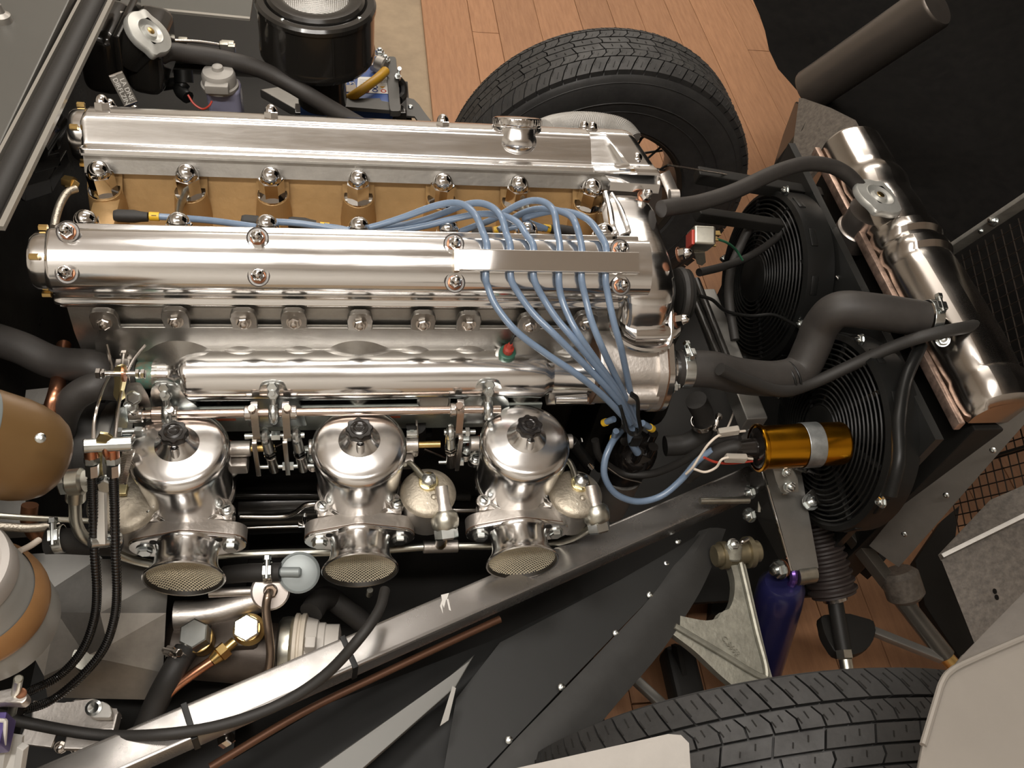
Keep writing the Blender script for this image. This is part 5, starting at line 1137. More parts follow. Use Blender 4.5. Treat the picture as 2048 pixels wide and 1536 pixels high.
# remote filler tank (black) with pressed cap
ht = thing('expansion_tank', 'glossy black expansion tank with a large pressed cap at the top left', 'tank', at(222, 130, y=.34))
cx = at(222, 92, y=.345)
b = MB().box(cx+V((-.012, .03, -.02)), (.055, .11, .10), Euler((0, .1, -.1)).to_matrix(), bev=.018, seg=4)
b.box(cx+V((.046, .03, -.022)), (.052, .105, .095), Euler((0, .1, -.1)).to_matrix(), bev=.018, seg=4); b.box(cx+V((.018, .03, -.02)), (.010, .118, .108), Euler((0, .1, -.1)).to_matrix(), bev=.003)
part('tank_body', b, BLK, ht)
cc = at(298, 66, y=.335); ax = V((.62, -.12, .74)).normalized()
b = MB().cyl(cc-ax*.055, cc-ax*.006, .026, n=26); part('neck', b, BLK, ht)
press_cap(cc, ax, .0330, ht, ph=.55)
cable('filler_hose', [at(308, 118, y=.34), at(340, 104, y=.36), at(380, 108, y=.37), at(440, 117, y=.38), at(510, 135, y=.385), at(565, 160, y=.38), at(620, 192, y=.36), at(680, 228, y=.32), at(740, 262, y=.28)], .0128, HOSE, 'thick black hose sweeping from the expansion tank down to the right', 'hose', n=16)
b = MB().cyl(at(190, 16, y=.40), at(204, 18, y=.40), .008, n=14); b.cyl(at(204, 18, y=.40), at(245, 34, y=.39), .0085, .0075, n=14); solo('bleed_pipe', b, GREYC, 'short stub pipe with a knurled end above the expansion tank', 'pipe')
cable('throttle_cross_rod', [at(342, 81, y=.42), at(400, 84, y=.43), at(470, 95, y=.44)], .0028, STEEL, 'thin steel rod with clips beside the pressed cap', 'rod')
b = MB()
for q in ((366, 84), (448, 92), (462, 96)): b.box(at(*q, y=.43), (.014, .012, .012), bev=.002)
solo('rod_clip', b.box(at(455, 88, y=.435), (.02, .012, .008), bev=.002), NICK, 'small plated clips on the thin steel rod', 'clip', kind='stuff')
b = MB().prism([at(*p, y=yy) for p, yy in (((238, 12), .50), ((500, 38), .50), ((508, -20), .62), ((250, -30), .62))], (0, 0, -.004)); sh = thing('far_ledge_panel', 'dark grey flat panel with a bright edge left of the air cleaner', 'panel', at(370, 10, y=.55))
part('sheet', b, mat('ledge_grey', (.10, .10, .09), .1, .4), sh); b = MB().bar(at(236, 12, y=.499), at(500, 38, y=.499), .006, .004); part('bright_edge', b, GREYP, sh, 'bright edge')
# washer bottle
wbz = thing('washer_bottle', 'small lilac washer bottle with a grey domed cap', 'bottle', at(437, 235, y=.36))
WB0 = at(436, 143, y=.36)
b = MB().box(WB0+V((.004, .004, -.064)), (.050, .040, .085), bev=.009, seg=3); part('bottle', b, mat('lilac_plastic', (.36, .36, .50), 0, .25, trans=.25), wbz, 'lilac translucent bottle')
GCAP = mat('grey_cap_plastic', (.36, .34, .31), 0, .5)
b = MB().lathe([(.0265, -.026), (.0275, -.024), (.0275, -.020), (.025, -.018), (.0245, -.004), (.022, .001), (.012, .003), (.0085, .004), (.0075, .009), (.004, .011), (0, .0112)], WB0, (0, 0, 1), 36); b.box(WB0+V((-.001, -.024, -.012)), (.034, .014, .014), bev=.002); part('cap', b, GCAP, wbz, 'grey domed cap')
cable('red_wire', [at(376, 190, y=.34), at(388, 208, y=.33), at(405, 218, y=.325), at(418, 212, y=.325), at(424, 202, y=.33)], .0016, RED, None, None, parent=wbz, n=8)
b = MB().cyl(at(366, 140, y=.38), at(368, 165, y=.37), .014, n=16); b.tube([at(368, 165, y=.37), at(360, 180, y=.36), at(376, 195, y=.345)], .010, 10, 4); b.cyl(at(325, 170, y=.38), at(355, 165, y=.38), .009, n=12); solo('washer_pump', b, PLAS, 'dark pump and pipes left of the washer bottle', 'pump')
cable('wiring_loop', [at(312, 110, y=.33), at(300, 135, y=.33), at(298, 160, y=.33), at(315, 180, y=.33), at(322, 150, y=.33), at(316, 118, y=.33)], .004, RUB, 'black cable loop hanging below the pressed cap', 'cable')
# stamped chrome handle
hl_ = thing('stamped_handle', 'chrome tag handle with stamped lettering beside the rear of the far cam cover', 'handle', at(262, 222, y=.20))
h0, h1 = at(234, 153, y=.215), at(262, 208, y=.205); hx = (h1-h0).normalized(); hn = (CAM_POS-h0).normalized(); hy = hn.cross(hx)
oc = [h0+hx*u+hy*v for u, v in fillet([(-.004, -.0095), (-.004, .0095), ((h1-h0).length, .0095), ((h1-h0).length, -.0095)], .004, 3)]
b = MB().prism(oc, hn*-.004, .001); part('tag', b, mat('tag_grey', (.22, .21, .19), .8, .4), hl_)
b = MB().tube([h0+hx*-.003+hy*v for v in (-.009, -.004, .004, .009)], .0016, 8, 4); b.tube([h1+hy*v for v in (-.009, -.004, .004, .009)], .0016, 8, 4); part('tag_rim', b, CHROME, hl_, kind='stuff')
b = MB().cyl(h1+hx*.002, h1+hx*.018, .006, n=16, bev=.002); part('stem', b, CHROME, hl_)
for s_, v in (('LA DNE', .0038), ('DIRFLZIN', -.0042)): put_text(text_mesh(s_, .0085, .0006, mat('pale_alloy', (.66, .64, .60))), hl_, h0.lerp(h1, .5)+hy*v+hx.cross(hy)*.0008, hx, hx.cross(hy))
# air cleaner drum
ac = thing('air_cleaner', 'black drum air cleaner with a round mesh top standing above the battery', 'air cleaner', (-.06, .455, .60))
A_ = V((-.060, .455, 0)); ztop = .800
b = MB().lathe([(.089, .712), (.0905, .714), (.0905, .722), (.0890, .724), (.0890, ztop-.012), (.0915, ztop-.010), (.0915, ztop-.004), (.088, ztop), (.078, ztop), (.074, ztop-.004), (.074, ztop+.002), (.070, ztop+.006), (.056, ztop+.007), (.050, ztop+.004), (.0495, ztop-.01), (0, ztop-.012)], A_, (0, 0, 1), 64, c0=False)
b.lathe([(.0, .700), (.085, .705), (.089, .712)], A_, (0, 0, 1), 64, c0=False, c1=False); b.lathe([(.040, .62), (.040, .705)], A_+V((.004, .0, 0)), (0, 0, 1), 28); part('drum', b, BLK, ac)
b = MB(); b.lathe([(.0495, ztop-.002), (.03, ztop+.0005), (0, ztop+.001)], A_, (0, 0, 1), 40, c0=False); part('mesh_backing', b, mat('mesh_grey', (.05, .048, .044), .3, .6), ac)
b = MB()
for i in range(-17, 18):
    s_ = i*.0028; h = math.sqrt(max(0, .049**2-s_*s_))
    for q in (0, 1):
        p = V((s_, -h, 0)) if q else V((-h, s_, 0)); r_ = V((s_, h, 0)) if q else V((h, s_, 0))
        if h > .003: b.tube([A_+p+V((0, 0, ztop+.0008)), A_+(p+r_)/2+V((0, 0, ztop+.0028)), A_+r_+V((0, 0, ztop+.0008))], .0006, 4, 2)
part('top_mesh', b, mat('pale_wire', (.36, .345, .32), .9, .4), ac, 'pale wire mesh', kind='stuff')
for t in (-.62, -2.2, 1.1, 2.6): put('drum_screw', RIVET, ac, A_+V((.080*cos(t), .080*sin(t), ztop)), (0, 0, 1), sc=.8)
part('side_seam', MB().bar(A_+V((.026, -.0865, .72)), A_+V((.026, -.0865, .786)), .002, .002), BLKS, ac)
# battery with label, clamp frame and tray
BZ = .585
bf_r, bf_l, bb_r = at(786, 205, z=BZ), at(598, 205, z=BZ), at(772, 112, z=BZ)
bxm, bxM, by0, by1 = bf_l.x, bf_r.x, bf_r.y, bb_r.y
bt = thing('battery', 'blue car battery with a white warning label under the black air cleaner', 'battery', ((bxm+bxM)/2, (by0+by1)/2, .40))
BBLUE = mat('battery_blue', (.035, .09, .30), 0, .35)
b = MB().box(((bxm+bxM)/2, (by0+by1)/2, BZ-.095), (bxM-bxm, by1-by0, .19), bev=.004); part('case', b, BBLUE, bt, 'blue case')
LB = [at(*p, z=BZ+.0005) for p in ((716, 154), (779, 155), (778, 188), (713, 185))]
lb = part('label', MB().prism(LB, (0, 0, .0006)), mat('label_white', (.78, .76, .72), 0, .5), bt, 'white warning label')
INKB, INKR = mat('ink_blue', (.05, .10, .35), 0, .5), mat('ink_red', (.55, .10, .06), 0, .5)
xd = (LB[1]-LB[0]).normalized(); yd = (LB[0]-LB[3]).normalized()
INKY = mat('ink_yellow', (.65, .35, .05), 0, .5); INKG = mat('ink_grey', (.25, .25, .25), 0, .5)
for q, m in (((733, 182), INKR), ((750, 181), INKB), ((767, 182), INKR), ((750, 174), INKB)):
    p = at(*q, z=BZ+.0012); part('symbol', MB().torus(p, (0, 0, 1), .0042, .0011, 16, 4), m, lb, 'printed ring symbol')
p = at(765, 173, z=BZ+.0012); part('symbol', MB().prism([p-xd*.005, p+xd*.005, p-yd*.006], (0, 0, .0004)), INKY, lb, 'printed triangle symbol')
b = MB()
for i in range(6): b.obox(at(761, 163, z=BZ+.0012)+xd*.0022*i, xd*.0011, yd*.009, (0, 0, .0003))
part('bar_mark', b, INKG, lb, kind='stuff')
b = MB()
for i in range(4): b.obox(at(728, 160+i*4, z=BZ+.0012), xd*.016, yd*.0008, (0, 0, .0003))
part('small_print', b, INKG, lb, kind='stuff')
put_text(text_mesh('S4 024', .0125, .0003, WHT), bt, at(692, 166, z=BZ+.0012), -xd, (0, 0, 1))
for i, q in enumerate(((697, 157), (697, 160))): part('print_line', MB().obox(at(*q, z=BZ+.0012), xd*.022, yd*.002, (0, 0, .0004)), WHT, bt)
part('grey_label', MB().prism([at(*p, z=BZ+.0008) for p in ((674, 171), (712, 170), (712, 184), (672, 184))], (0, 0, .0005)), mat('label_grey', (.38, .33, .28), 0, .5), bt, 'greyish label')
put_text(text_mesh('BOSCH', .012, .0003, WHT), bt, at(560, 152, z=BZ+.0012), -xd, (0, 0, 1))
FRB = mat('clamp_grey', (.075, .072, .066), .2, .45)
b = MB().prism([at(*p, z=BZ+.012) for p in fillet([(772, 112), (792, 113), (802, 222), (780, 222), (778, 202)], 5, 2)], (0, 0, -.012), .001); b.prism([at(*p, z=BZ+.006) for p in ((600, 196), (760, 196), (762, 202), (802, 208), (802, 222), (600, 206))], (0, 0, -.008), .001)
cf_ = thing('battery_clamp', 'dark grey clamp frame holding the blue battery', 'clamp', at(790, 205, z=BZ)); part('clamp_frame', b, FRB, cf_)
b = MB().cyl(at(799, 137, z=BZ+.05), at(796, 156, z=BZ), .0035, n=10); b.hexp(at(796, 152, z=BZ+.02), at(795, 158, z=BZ+.008), .006); part('clamp_stud', b, ZINC, cf_)
b = MB().tube([at(797, 160, z=BZ-.01), at(806, 172, z=BZ-.02), at(806, 190, z=BZ-.03), at(798, 200, z=BZ-.03)], .008, 8, 4); part('clamp_hook', b, BLKS, cf_)
tr_ = thing('battery_tray', 'black battery tray with a bent grey bracket tab on its right', 'tray', at(760, 245, z=.45))
b = MB().prism([at(*p, z=.545) for p in ((590, 206), (798, 206), (808, 212), (812, 226), (590, 226))], (0, 0, -.10), .002); b.prism([at(*p, z=.52) for p in ((788, 222), (822, 218), (828, 275), (782, 275))], (0, 0, -.10), .002); part('tray_wall', b, BLK, tr_)
b = MB().prism([at(*p, z=.53) for p in ((812, 194), (828, 198), (838, 208), (846, 222), (862, 240), (850, 262), (838, 245), (830, 232), (813, 232))], (0, 0, -.004), .001); part('bracket_tab', b, FRB, tr_, 'bent grey bracket tab')
put('tab_screw', RIVET, tr_, at(821, 213, z=.532), (0, -.2, 1), sc=1.2); put('tab_bolt', BOLTD, tr_, at(799, 202, z=.548), (0, -.3, 1), sc=.8)
yc = thing('battery_cable', 'thick yellow-sleeved battery cable lying across the white label', 'cable', at(740, 170, z=.60))
b = MB().tube([at(771, 142, z=BZ+.020), at(757, 155, z=BZ+.022), at(735, 172, z=BZ+.02), at(712, 188, z=BZ+.012), at(698, 197, z=BZ)], .0085, 12, 5); part('yellow_sleeve', b, mat('yellow_hose', (.50, .27, .015), 0, .4), yc, 'yellow sleeve')
b = MB().tube([at(700, 196, z=BZ), at(686, 204, z=BZ-.01), at(672, 212, z=BZ-.03)], .0075, 12, 4); part('cable_end', b, mat('cable_olive', (.09, .08, .06), 0, .5), yc)
b = MB().cyl(at(752, 124, z=BZ+.02), at(772, 132, z=BZ+.02), .014, n=16, bev=.003); b.bar(at(748, 138, z=BZ+.012), at(772, 120, z=BZ+.012), .022, .014, bev=.003); part('terminal_clamp', b, GREYC, yc, 'grey terminal clamp')
for q in ((759, 106), (770, 120)): put('terminal_bolt', BOLT, yc, at(*q, z=BZ+.026), (0, 0, 1), sc=1.0)
b = MB().prism([at(*p, z=.50) for p in ((520, 178), (560, 172), (760, 248), (740, 262), (660, 258))], (0, 0, -.02), .003); solo('frame_stay', b, GUN, 'dull grey flat arm slanting down behind the far cam cover', 'frame stay')
for q, m in (((520, 205), CREAM), ((497, 215), STEEL)): pass

# ------------------------------------------------------------------ left side: brake reservoir, bronze canister, cables
bc = thing('bronze_canister', 'rounded bronze-brown canister cut by the left edge of the picture', 'canister', at(50, 960, y=-.36))
BRZ = mat('bronze_paint', (.175, .10, .038), .3, .38, vary=.06, vscale=10)
c0, c1 = at(-60, 875, y=-.375), at(112, 922, y=-.365); ax = (c1-c0).normalized(); L = (c1-c0).length
b = MB().lathe([(.046, -.05), (.046, L*.42), (.0445, L*.6), (.041, L*.78), (.036, L*.9), (.030, L*.97), (.022, L), (0, L+.002)], c0, ax, 48); part('can', b, BRZ, bc)
b = MB().lathe([(.0465, -.05), (.0466, L*.0), (.0462, L*.015)], c0, ax, 48, c0=False, c1=False); part('blue_band', b, mat('slate_cap', (.16, .18, .18), 0, .4), bc, 'slate grey band')
put('canister_rivet', RIVET, bc, at(81, 876, y=-.405), (.3, -.5, .8), sc=1.0)
br = thing('brake_reservoir', 'milky plastic fluid reservoir with a tan strap at the lower left edge', 'reservoir', at(0, 1370, y=-.50))
MILK = mat('milky_plastic', (.36, .36, .34), 0, .4, trans=.1, vary=.04, vscale=10)
tp0 = at(-96, 1150, z=.78); bt0 = tp0-V((0, 0, .115)); ax = V((0, 0, -1)); L = .115
b = MB().lathe([(.044, 0), (.048, .004), (.050, .02), (.0515, .040), (.056, .060), (.0575, .075), (.0575, L-.010), (.052, L), (0, L)], tp0, ax, 56); part('bottle', b, MILK, br)
b = MB().lathe([(.0525, .040), (.0575, .048), (.0590, .060), (.0590, .066), (.0575, .068)], tp0, ax, 56, c0=False, c1=False); part('strap', b, mat('tan_strap', (.33, .17, .065), .2, .45, vary=.1), br, 'tan copper strap')
b = MB().lathe([(.0, -.004), (.030, -.004), (.036, -.012), (.042, -.016), (.0475, -.014), (.0495, -.008), (.0495, .006), (.048, .008)], tp0, ax, 56, c0=False, c1=False); part('lid', b, mat('pale_lid', (.44, .41, .38), 0, .45), br, 'pale screw lid')
cable('level_wire', [at(40, 1102, y=-.43), at(60, 1092, y=-.42), at(78, 1080, y=-.41)], .003, CREAM, 'short cream wire leaving the reservoir lid', 'wire')
# black air pipe rings behind the rear carburettor
ap = thing('servo_bellows', 'dark ringed bellows behind the throttle cables on the left', 'bellows', (-.30, -.20, .55))
b = MB(); c = at(178, 888, y=-.19); dirx = V((-1, .08, 0.02)).normalized()
b.lathe([(.050, -.05), (.052, -.045), (.052, .0), (.050, .004), (.056, .010), (.056, .016), (.050, .020), (.056, .026), (.056, .032), (.046, .036), (.046, .06)], c, dirx, 40); part('bellows', b, mat('bellows_rubber', (.045, .043, .040), .1, .5, bump=.1, bscale=80), ap)
b = MB().lathe([(.053, -.038), (.0545, -.036), (.0545, -.024), (.053, -.022)], c, dirx, 40, c0=False, c1=False); part('clamp_ring', b, GUN, ap, 'grey clamp ring')
b = MB().torus(c+dirx*.043, dirx, .047, .0022, 40, 6); part('copper_ring', b, COPPER, ap, 'orange copper ring')
cable('breather_hose', [at(240, 775, y=-.19), at(200, 772, y=-.2), at(165, 784, y=-.205), at(140, 806, y=-.21), at(126, 840, y=-.21), at(122, 880, y=-.20)], .016, HOSE, 'dark hose curling round the left of the bellows', 'hose', n=16)
cable('copper_pipe', [at(128, 690, y=-.10), at(120, 745, y=-.15), at(112, 785, y=-.2), at(100, 825, y=-.22), at(92, 870, y=-.24)], .0085, COPPER, 'copper pipe rising behind the bronze canister', 'pipe', n=12)
cable('copper_stub', [at(60, 1010, y=-.32), at(58, 1040, y=-.33), at(66, 1062, y=-.335), at(82, 1078, y=-.34)], .0085, mat('brown_copper', (.22, .10, .05), .7, .4), 'brown copper stub under the bronze canister', 'pipe')
b = MB().prism([at(*p, z=.56) for p in ((52, 780), (100, 775), (118, 870), (40, 880))], (0, 0, -.006)); solo('steering_bracket', b, GREYC, 'dull grey plate behind the copper pipe', 'bracket')
b = MB().prism([at(*p, z=.50) for p in ((-20, 985), (50, 985), (60, 1060), (-20, 1065))], (0, 0, -.02), .003); solo('bulkhead_block', b, GUN, 'grey block below the bronze canister', 'block')
cable('brake_line', [at(-20, 1030, y=-.35), at(60, 1036, y=-.35), at(180, 1042, y=-.345)], .0032, NICK, 'thin plated brake line crossing under the canister', 'pipe')
cable('braided_line', [at(-10, 1052, y=-.35), at(60, 1056, y=-.35), at(120, 1050, y=-.345)], .0048, mat('braid', (.55, .50, .42)), 'braided steel line below the thin brake line', 'pipe')
bh = thing('black_hose_stub', 'black hose stub with a bright clamp behind the left throttle cable', 'hose', at(140, 1080, y=-.36))
part('hose_body', MB().tube([at(95, 1082, y=-.365), at(130, 1082, y=-.36), at(180, 1085, y=-.35), at(230, 1088, y=-.34)], .014, 16, 4), RUB, bh)
band_clamp(bh, at(118, 1078, y=-.364), V((1, .1, .05)), .0142, .010, (0, -.3, 1), ZINC)
# linkage at the rear: yellow lever, cross tube, cables
tc = thing('throttle_cable_bracket', 'cross tube carrying two black throttle cables with copper ferrules', 'bracket', at(215, 920, y=-.33))
b = MB().cyl(at(166, 892, y=-.325), at(264, 887, y=-.318), .0072, n=18, bev=.001); part('cross_tube', b, ZINC, tc)
for i, (cx_, dx) in enumerate(((182, 0), (224, 0))):
    p = at(cx_, 897, y=-.322); q = at(cx_+1, 915, y=-.326); r_ = at(cx_+2, 928, y=-.33); s_ = at(cx_+3, 952, y=-.336)
    part('ferrule', MB().cyl(p, q, .0068, n=16), COPPER, tc, 'copper ferrule'); b = MB().hexp(q, r_, .0078); b.hexp(r_, s_, .0066); part('adjuster_nut', b, ZINC, tc)
YL = YZINC
b = MB().prism([at(*p, y=-.325) for p in ((192, 882), (200, 868), (216, 870), (226, 876), (205, 890), (204, 930), (208, 966), (198, 970), (194, 930))], (0, .0025, .001), .0006); part('yellow_lever', b, YL, tc, 'yellow plated lever')
b = MB().bar(at(202, 968, y=-.335), at(205, 1086, y=-.375), .0085, .0085, bev=.001); part('white_rod', b, mat('white_rod', (.75, .72, .66), .3, .35), tc, 'bright square rod')
b = MB().cyl(at(178, 1084, y=-.375), at(242, 1077, y=-.365), .0072, n=18, bev=.001); part('lower_tube', b, ZINC, tc)
b = MB().torus(at(214, 893, y=-.32), (1, .05, 0), .0095, .0028, 22, 8); part('copper_ring', b, COPPER, tc, 'copper ring'); put('side_bolt', HEAD, tc, at(213, 966, y=-.336), (0, -1, .3), sc=1.2)
for i, (pts, lb) in enumerate((([(184, 950, -.336), (186, 1010, -.352), (189, 1100, -.378), (194, 1180, -.40), (188, 1240, -.42), (165, 1300, -.44), (120, 1350, -.46), (60, 1382, -.48), (10, 1398, -.50)], 'left black throttle cable curving down past the reservoir'),
                              ([(227, 950, -.336), (229, 1010, -.352), (231, 1100, -.378), (234, 1180, -.40), (228, 1240, -.42), (206, 1300, -.44), (160, 1355, -.46), (100, 1402, -.48), (40, 1422, -.50)], 'right black throttle cable curving down past the reservoir'))):
    t = thing('throttle_cable', lb, 'cable', at(pts[3][0], pts[3][1], y=pts[3][2])); P = [at(x, y, y=d) for x, y, d in pts]
    part('cable_sheath', MB().tube(P, .0045, 12, 8), BAKE, t)
    S = smooth(P, 14); b = MB()
    for k in range(2, len(S)-2, 1): b.torus(S[k], S[k+1]-S[k-1], .0045, .0006, 10, 4)
    part('sheath_coil', b, PLAS, t, kind='stuff')
for i, (pts, lb) in enumerate((([(213, 688, -.16), (219, 715, -.17), (222, 742, -.19), (205, 780, -.23), (190, 830, -.28), (186, 890, -.315)], 'left thin steel inner cable rising to the engine'), ([(290, 690, -.16), (265, 722, -.18), (247, 765, -.21), (236, 820, -.26), (229, 888, -.315)], 'right thin steel inner cable rising to the engine'))):
    cable('inner_cable', [at(x, y, y=d) for x, y, d in pts], .0019, STEEL, lb, 'cable', n=8)
pv = thing('pivot_lever', 'yellow plated rocker lever with pins at the rear end of the throttle rod', 'lever', at(240, 800, y=-.23))
b = MB().prism([at(*p, y=-.228) for p in fillet([(226, 740), (232, 731), (244, 733), (246, 760), (240, 786), (244, 800), (234, 806), (226, 790), (229, 765)], 4, 2)], (.004, .003, .0), .0008); part('rocker', b, YL, pv)
b = MB().cyl(at(197, 747, y=-.228), at(290, 748, y=-.228), .0032, n=10); b.hexp(at(193, 747, y=-.228), at(203, 747, y=-.228), .0058); b.hexp(at(272, 748, y=-.228), at(280, 748, y=-.228), .0055); b.hexp(at(283, 748, y=-.228), at(291, 748, y=-.228), .0055); b.hexp(at(205, 747, y=-.228), at(211, 747, y=-.228), .0052); part('pivot_pin', b, CHROME, pv)
b = MB().cyl(at(246, 747, y=-.228), at(251, 747, y=-.228), .009, n=16); part('copper_washer', b, COPPER, pv, 'copper washer')
b = MB().loft([[at(*p, y=-.205+k) for p in fillet([(250, 790), (256, 766), (280, 764), (296, 790), (303, 815), (250, 818)], 6, 2)] for k in (0, .012)]); part('support_casting', b, CASTL, pv, 'cast support')
for q in ((268, 795), (262, 812)): put('support_bolt', HEAD, pv, at(*q, y=-.214), (0, -.7, .7), sc=.9)
b = MB().cyl(at(238, 864, y=-.235), at(288, 862, y=-.235), .004, n=12); b.hexp(at(236, 864, y=-.235), at(246, 864, y=-.235), .0055); b.hexp(at(270, 863, y=-.235), at(286, 863, y=-.235), .006); b.cyl(at(256, 868, y=-.235), at(258, 884, y=-.24), .008, .003, n=12); part('lower_pin', b, ZINC, pv)
b = MB().prism([at(*p, y=-.222) for p in fillet([(238, 815), (250, 812), (256, 838), (252, 868), (240, 868), (232, 840)], 4, 2)], (.006, .004, 0), .001); part('drop_arm', b, ZINC, pv)
rs = thing('return_spring', 'slanting steel return spring left of the rear carburettor', 'spring', at(245, 930, y=-.28))
s0, s1 = at(256, 896, y=-.265), at(240, 962, y=-.285); d = (s1-s0)
x_, y_, a_ = frame(d); b = MB().tube([s0+d*(k/160)+(x_*cos(2*PI*k/8)+y_*sin(2*PI*k/8))*.0072 for k in range(161)], .0012, 5, 0); part('coil', b, STEEL, rs)
part('hook', MB().tube([s0, s0+V((.006, .01, .01)), at(268, 872, y=-.25)], .0013, 6, 3), STEEL, rs)
fp = thing('fuel_pipe', 'plated fuel pipe with a banjo union bending under the throttle cables', 'fuel pipe', at(160, 1000, y=-.34))
b = MB().tube([at(150, 990, y=-.335), at(150, 1020, y=-.345), at(153, 1048, y=-.355), at(166, 1072, y=-.362), at(190, 1084, y=-.362), at(215, 1084, y=-.36)], .0062, 14, 6); part('pipe', b, NICK, fp)
b = MB().cyl(at(152, 962, y=-.33), at(151, 1000, y=-.338), .0098, n=20, bev=.001); b.cyl(at(134, 966, y=-.33), at(170, 962, y=-.33), .014, n=24, bev=.003); part('banjo', b, NICK, fp, 'dull banjo union'); b = MB().hexp(at(138, 966, y=-.33), at(122, 968, y=-.33), .013); part('banjo_bolt', b, ZINC, fp)
cable('heater_valve_rod', [at(200, 1090, y=-.32), at(260, 1118, y=-.32), at(330, 1132, y=-.32), at(420, 1140, y=-.31)], .0052, NICK, 'grey rod slanting under the rear carburettor', 'rod')
# sheet metal heat shield at the lower left
hs_ = thing('heat_shield', 'grey folded sheet metal shield below the rear carburettor', 'heat shield', at(220, 1260, z=.42))
VZ = dict(a=(103, 1178, .445), b=(195, 1118, .475), c=(300, 1118, .455), d=(338, 1150, .44), e=(332, 1226, .455), f=(113, 1224, .465), g=(216, 1292, .45), h=(326, 1345, .405), i=(172, 1312, .43), j=(88, 1352, .415), k=(95, 1395, .36), l=(322, 1400, .36), m=(60, 1300, .44), n=(200, 1226, .475))
vv = {k: at(x, y, z=z) for k, (x, y, z) in VZ.items()}; ks_ = list(vv)
fs = ['abnf', 'bcdn', 'den', 'nei', 'neg', 'fni', 'gehi', 'fij', 'fjm', 'ihlkj']
fs = ['abnf', 'bcdn', 'den', 'neg', 'ngif', 'gehi', 'fij', 'fjm', 'ihlkj']
b = MB().add([vv[k] for k in ks_], [[ks_.index(ch) for ch in f] for f in fs]); part('folded_sheet', b, mat('shield_steel', (.42, .40, .37), .75, .4, vary=.18, vscale=14, bump=.08, bscale=20), hs_, angle=12)
b = MB().prism([at(*p, z=.435) for p in ((52, 1108), (190, 1102), (205, 1116), (103, 1180), (70, 1172))], (0, 0, -.004)); part('flat_sheet', b, mat('pale_sheet', (.34, .33, .31), .6, .45, vary=.06), hs_, 'pale flat sheet')
b = MB().cyl(at(172, 1322, z=.42), at(168, 1360, z=.38), .007, n=14); b.hexp(at(172, 1318, z=.425), at(170, 1342, z=.40), .012); b.lathe([(.016, 0), (.016, .003), (0, .003)], at(174, 1312, z=.43), (0, -.3, 1), 20); part('shield_bolt', b, NICK, hs_, 'plated bolt')
# clamp bar and castings at the very bottom left
bl_ = thing('pedal_box_casting', 'pale cast pedal box lever with a socket screw at the bottom left', 'casting', at(150, 1430, z=.40))
b = MB().prism([at(*p, z=.42) for p in fillet([(64, 1398), (130, 1412), (150, 1396), (190, 1398), (222, 1412), (232, 1424), (238, 1420), (228, 1462), (140, 1462), (60, 1440)], 6, 2)], (0, 0, -.02), .003); part('casting', b, CASTL, bl_)
b = MB().prism([at(*p, z=.445) for p in fillet([(166, 1412), (176, 1402), (214, 1404), (224, 1418), (222, 1436), (180, 1434)], 8, 3)], (0, 0, -.012), .002); part('end_plate', b, mat('pale_alloy', (.66, .64, .60), .8, .4), bl_); p = at(188, 1416, z=.446)
b = MB().lathe([(.009, 0), (.009, .003), (.006, .004), (.0035, .003), (0, .001)], p, (0, -.2, 1), 22); part('socket_screw', b, ZINC, bl_)
b = MB().bar(at(44, 1472, z=.40), at(110, 1480, z=.40), .018, .006, bev=.001); b.bar(at(132, 1482, z=.40), at(218, 1484, z=.40), .020, .010, bev=.002); part('lower_bar', b, CASTL, bl_)
for q in ((122, 1494), (154, 1496), (165, 1490)): put('lower_nut', BOLTD, bl_, at(*q, z=.39), (0, -.5, .6), sc=.8)
rc = thing('reservoir_clamp', 'pale clamp bar with an upright pin under the reservoir', 'clamp', at(20, 1390, z=.62))
b = MB().prism([at(*p, z=.63) for p in fillet([(-30, 1384), (28, 1376), (52, 1382), (56, 1396), (44, 1408), (10, 1404), (-30, 1408)], 6, 2)], (0, 0, -.014), .002); part('clamp_bar', b, CASTL, rc)
b = MB().cyl(at(37, 1357, z=.67), at(24, 1426, z=.57), .0042, n=14, bev=.001); part('pin', b, NICK, rc); put('clamp_screw', WASH, rc, at(42, 1386, z=.632), (.2, -.5, .8), sc=.5)
b = MB().box(at(-8, 1466, z=.60), (.022, .03, .03), bev=.002); pb = solo('fluid_label_box', b, mat('purple_label', (.10, .07, .24), 0, .4), 'corner of a purple labelled box with a white edge at the left edge', 'box')
part('white_edge', MB().tube([at(-16, 1441, z=.618), at(8, 1441, z=.618), at(11, 1448, z=.618), at(8, 1490, z=.60)], .002, 6, 3), WHT, pb)
b = MB().bar(at(12, 1476, z=.58), at(2, 1540, z=.54), .010, .008, bev=.001); b.bar(at(30, 1470, z=.57), at(24, 1545, z=.54), .016, .004); b.bar(at(46, 1492, z=.58), at(38, 1545, z=.55), .008, .008, bev=.001)
solo('box_stand', b, mat('pale_alloy', (.66, .64, .60)), 'pale alloy uprights below the purple box', 'stand')
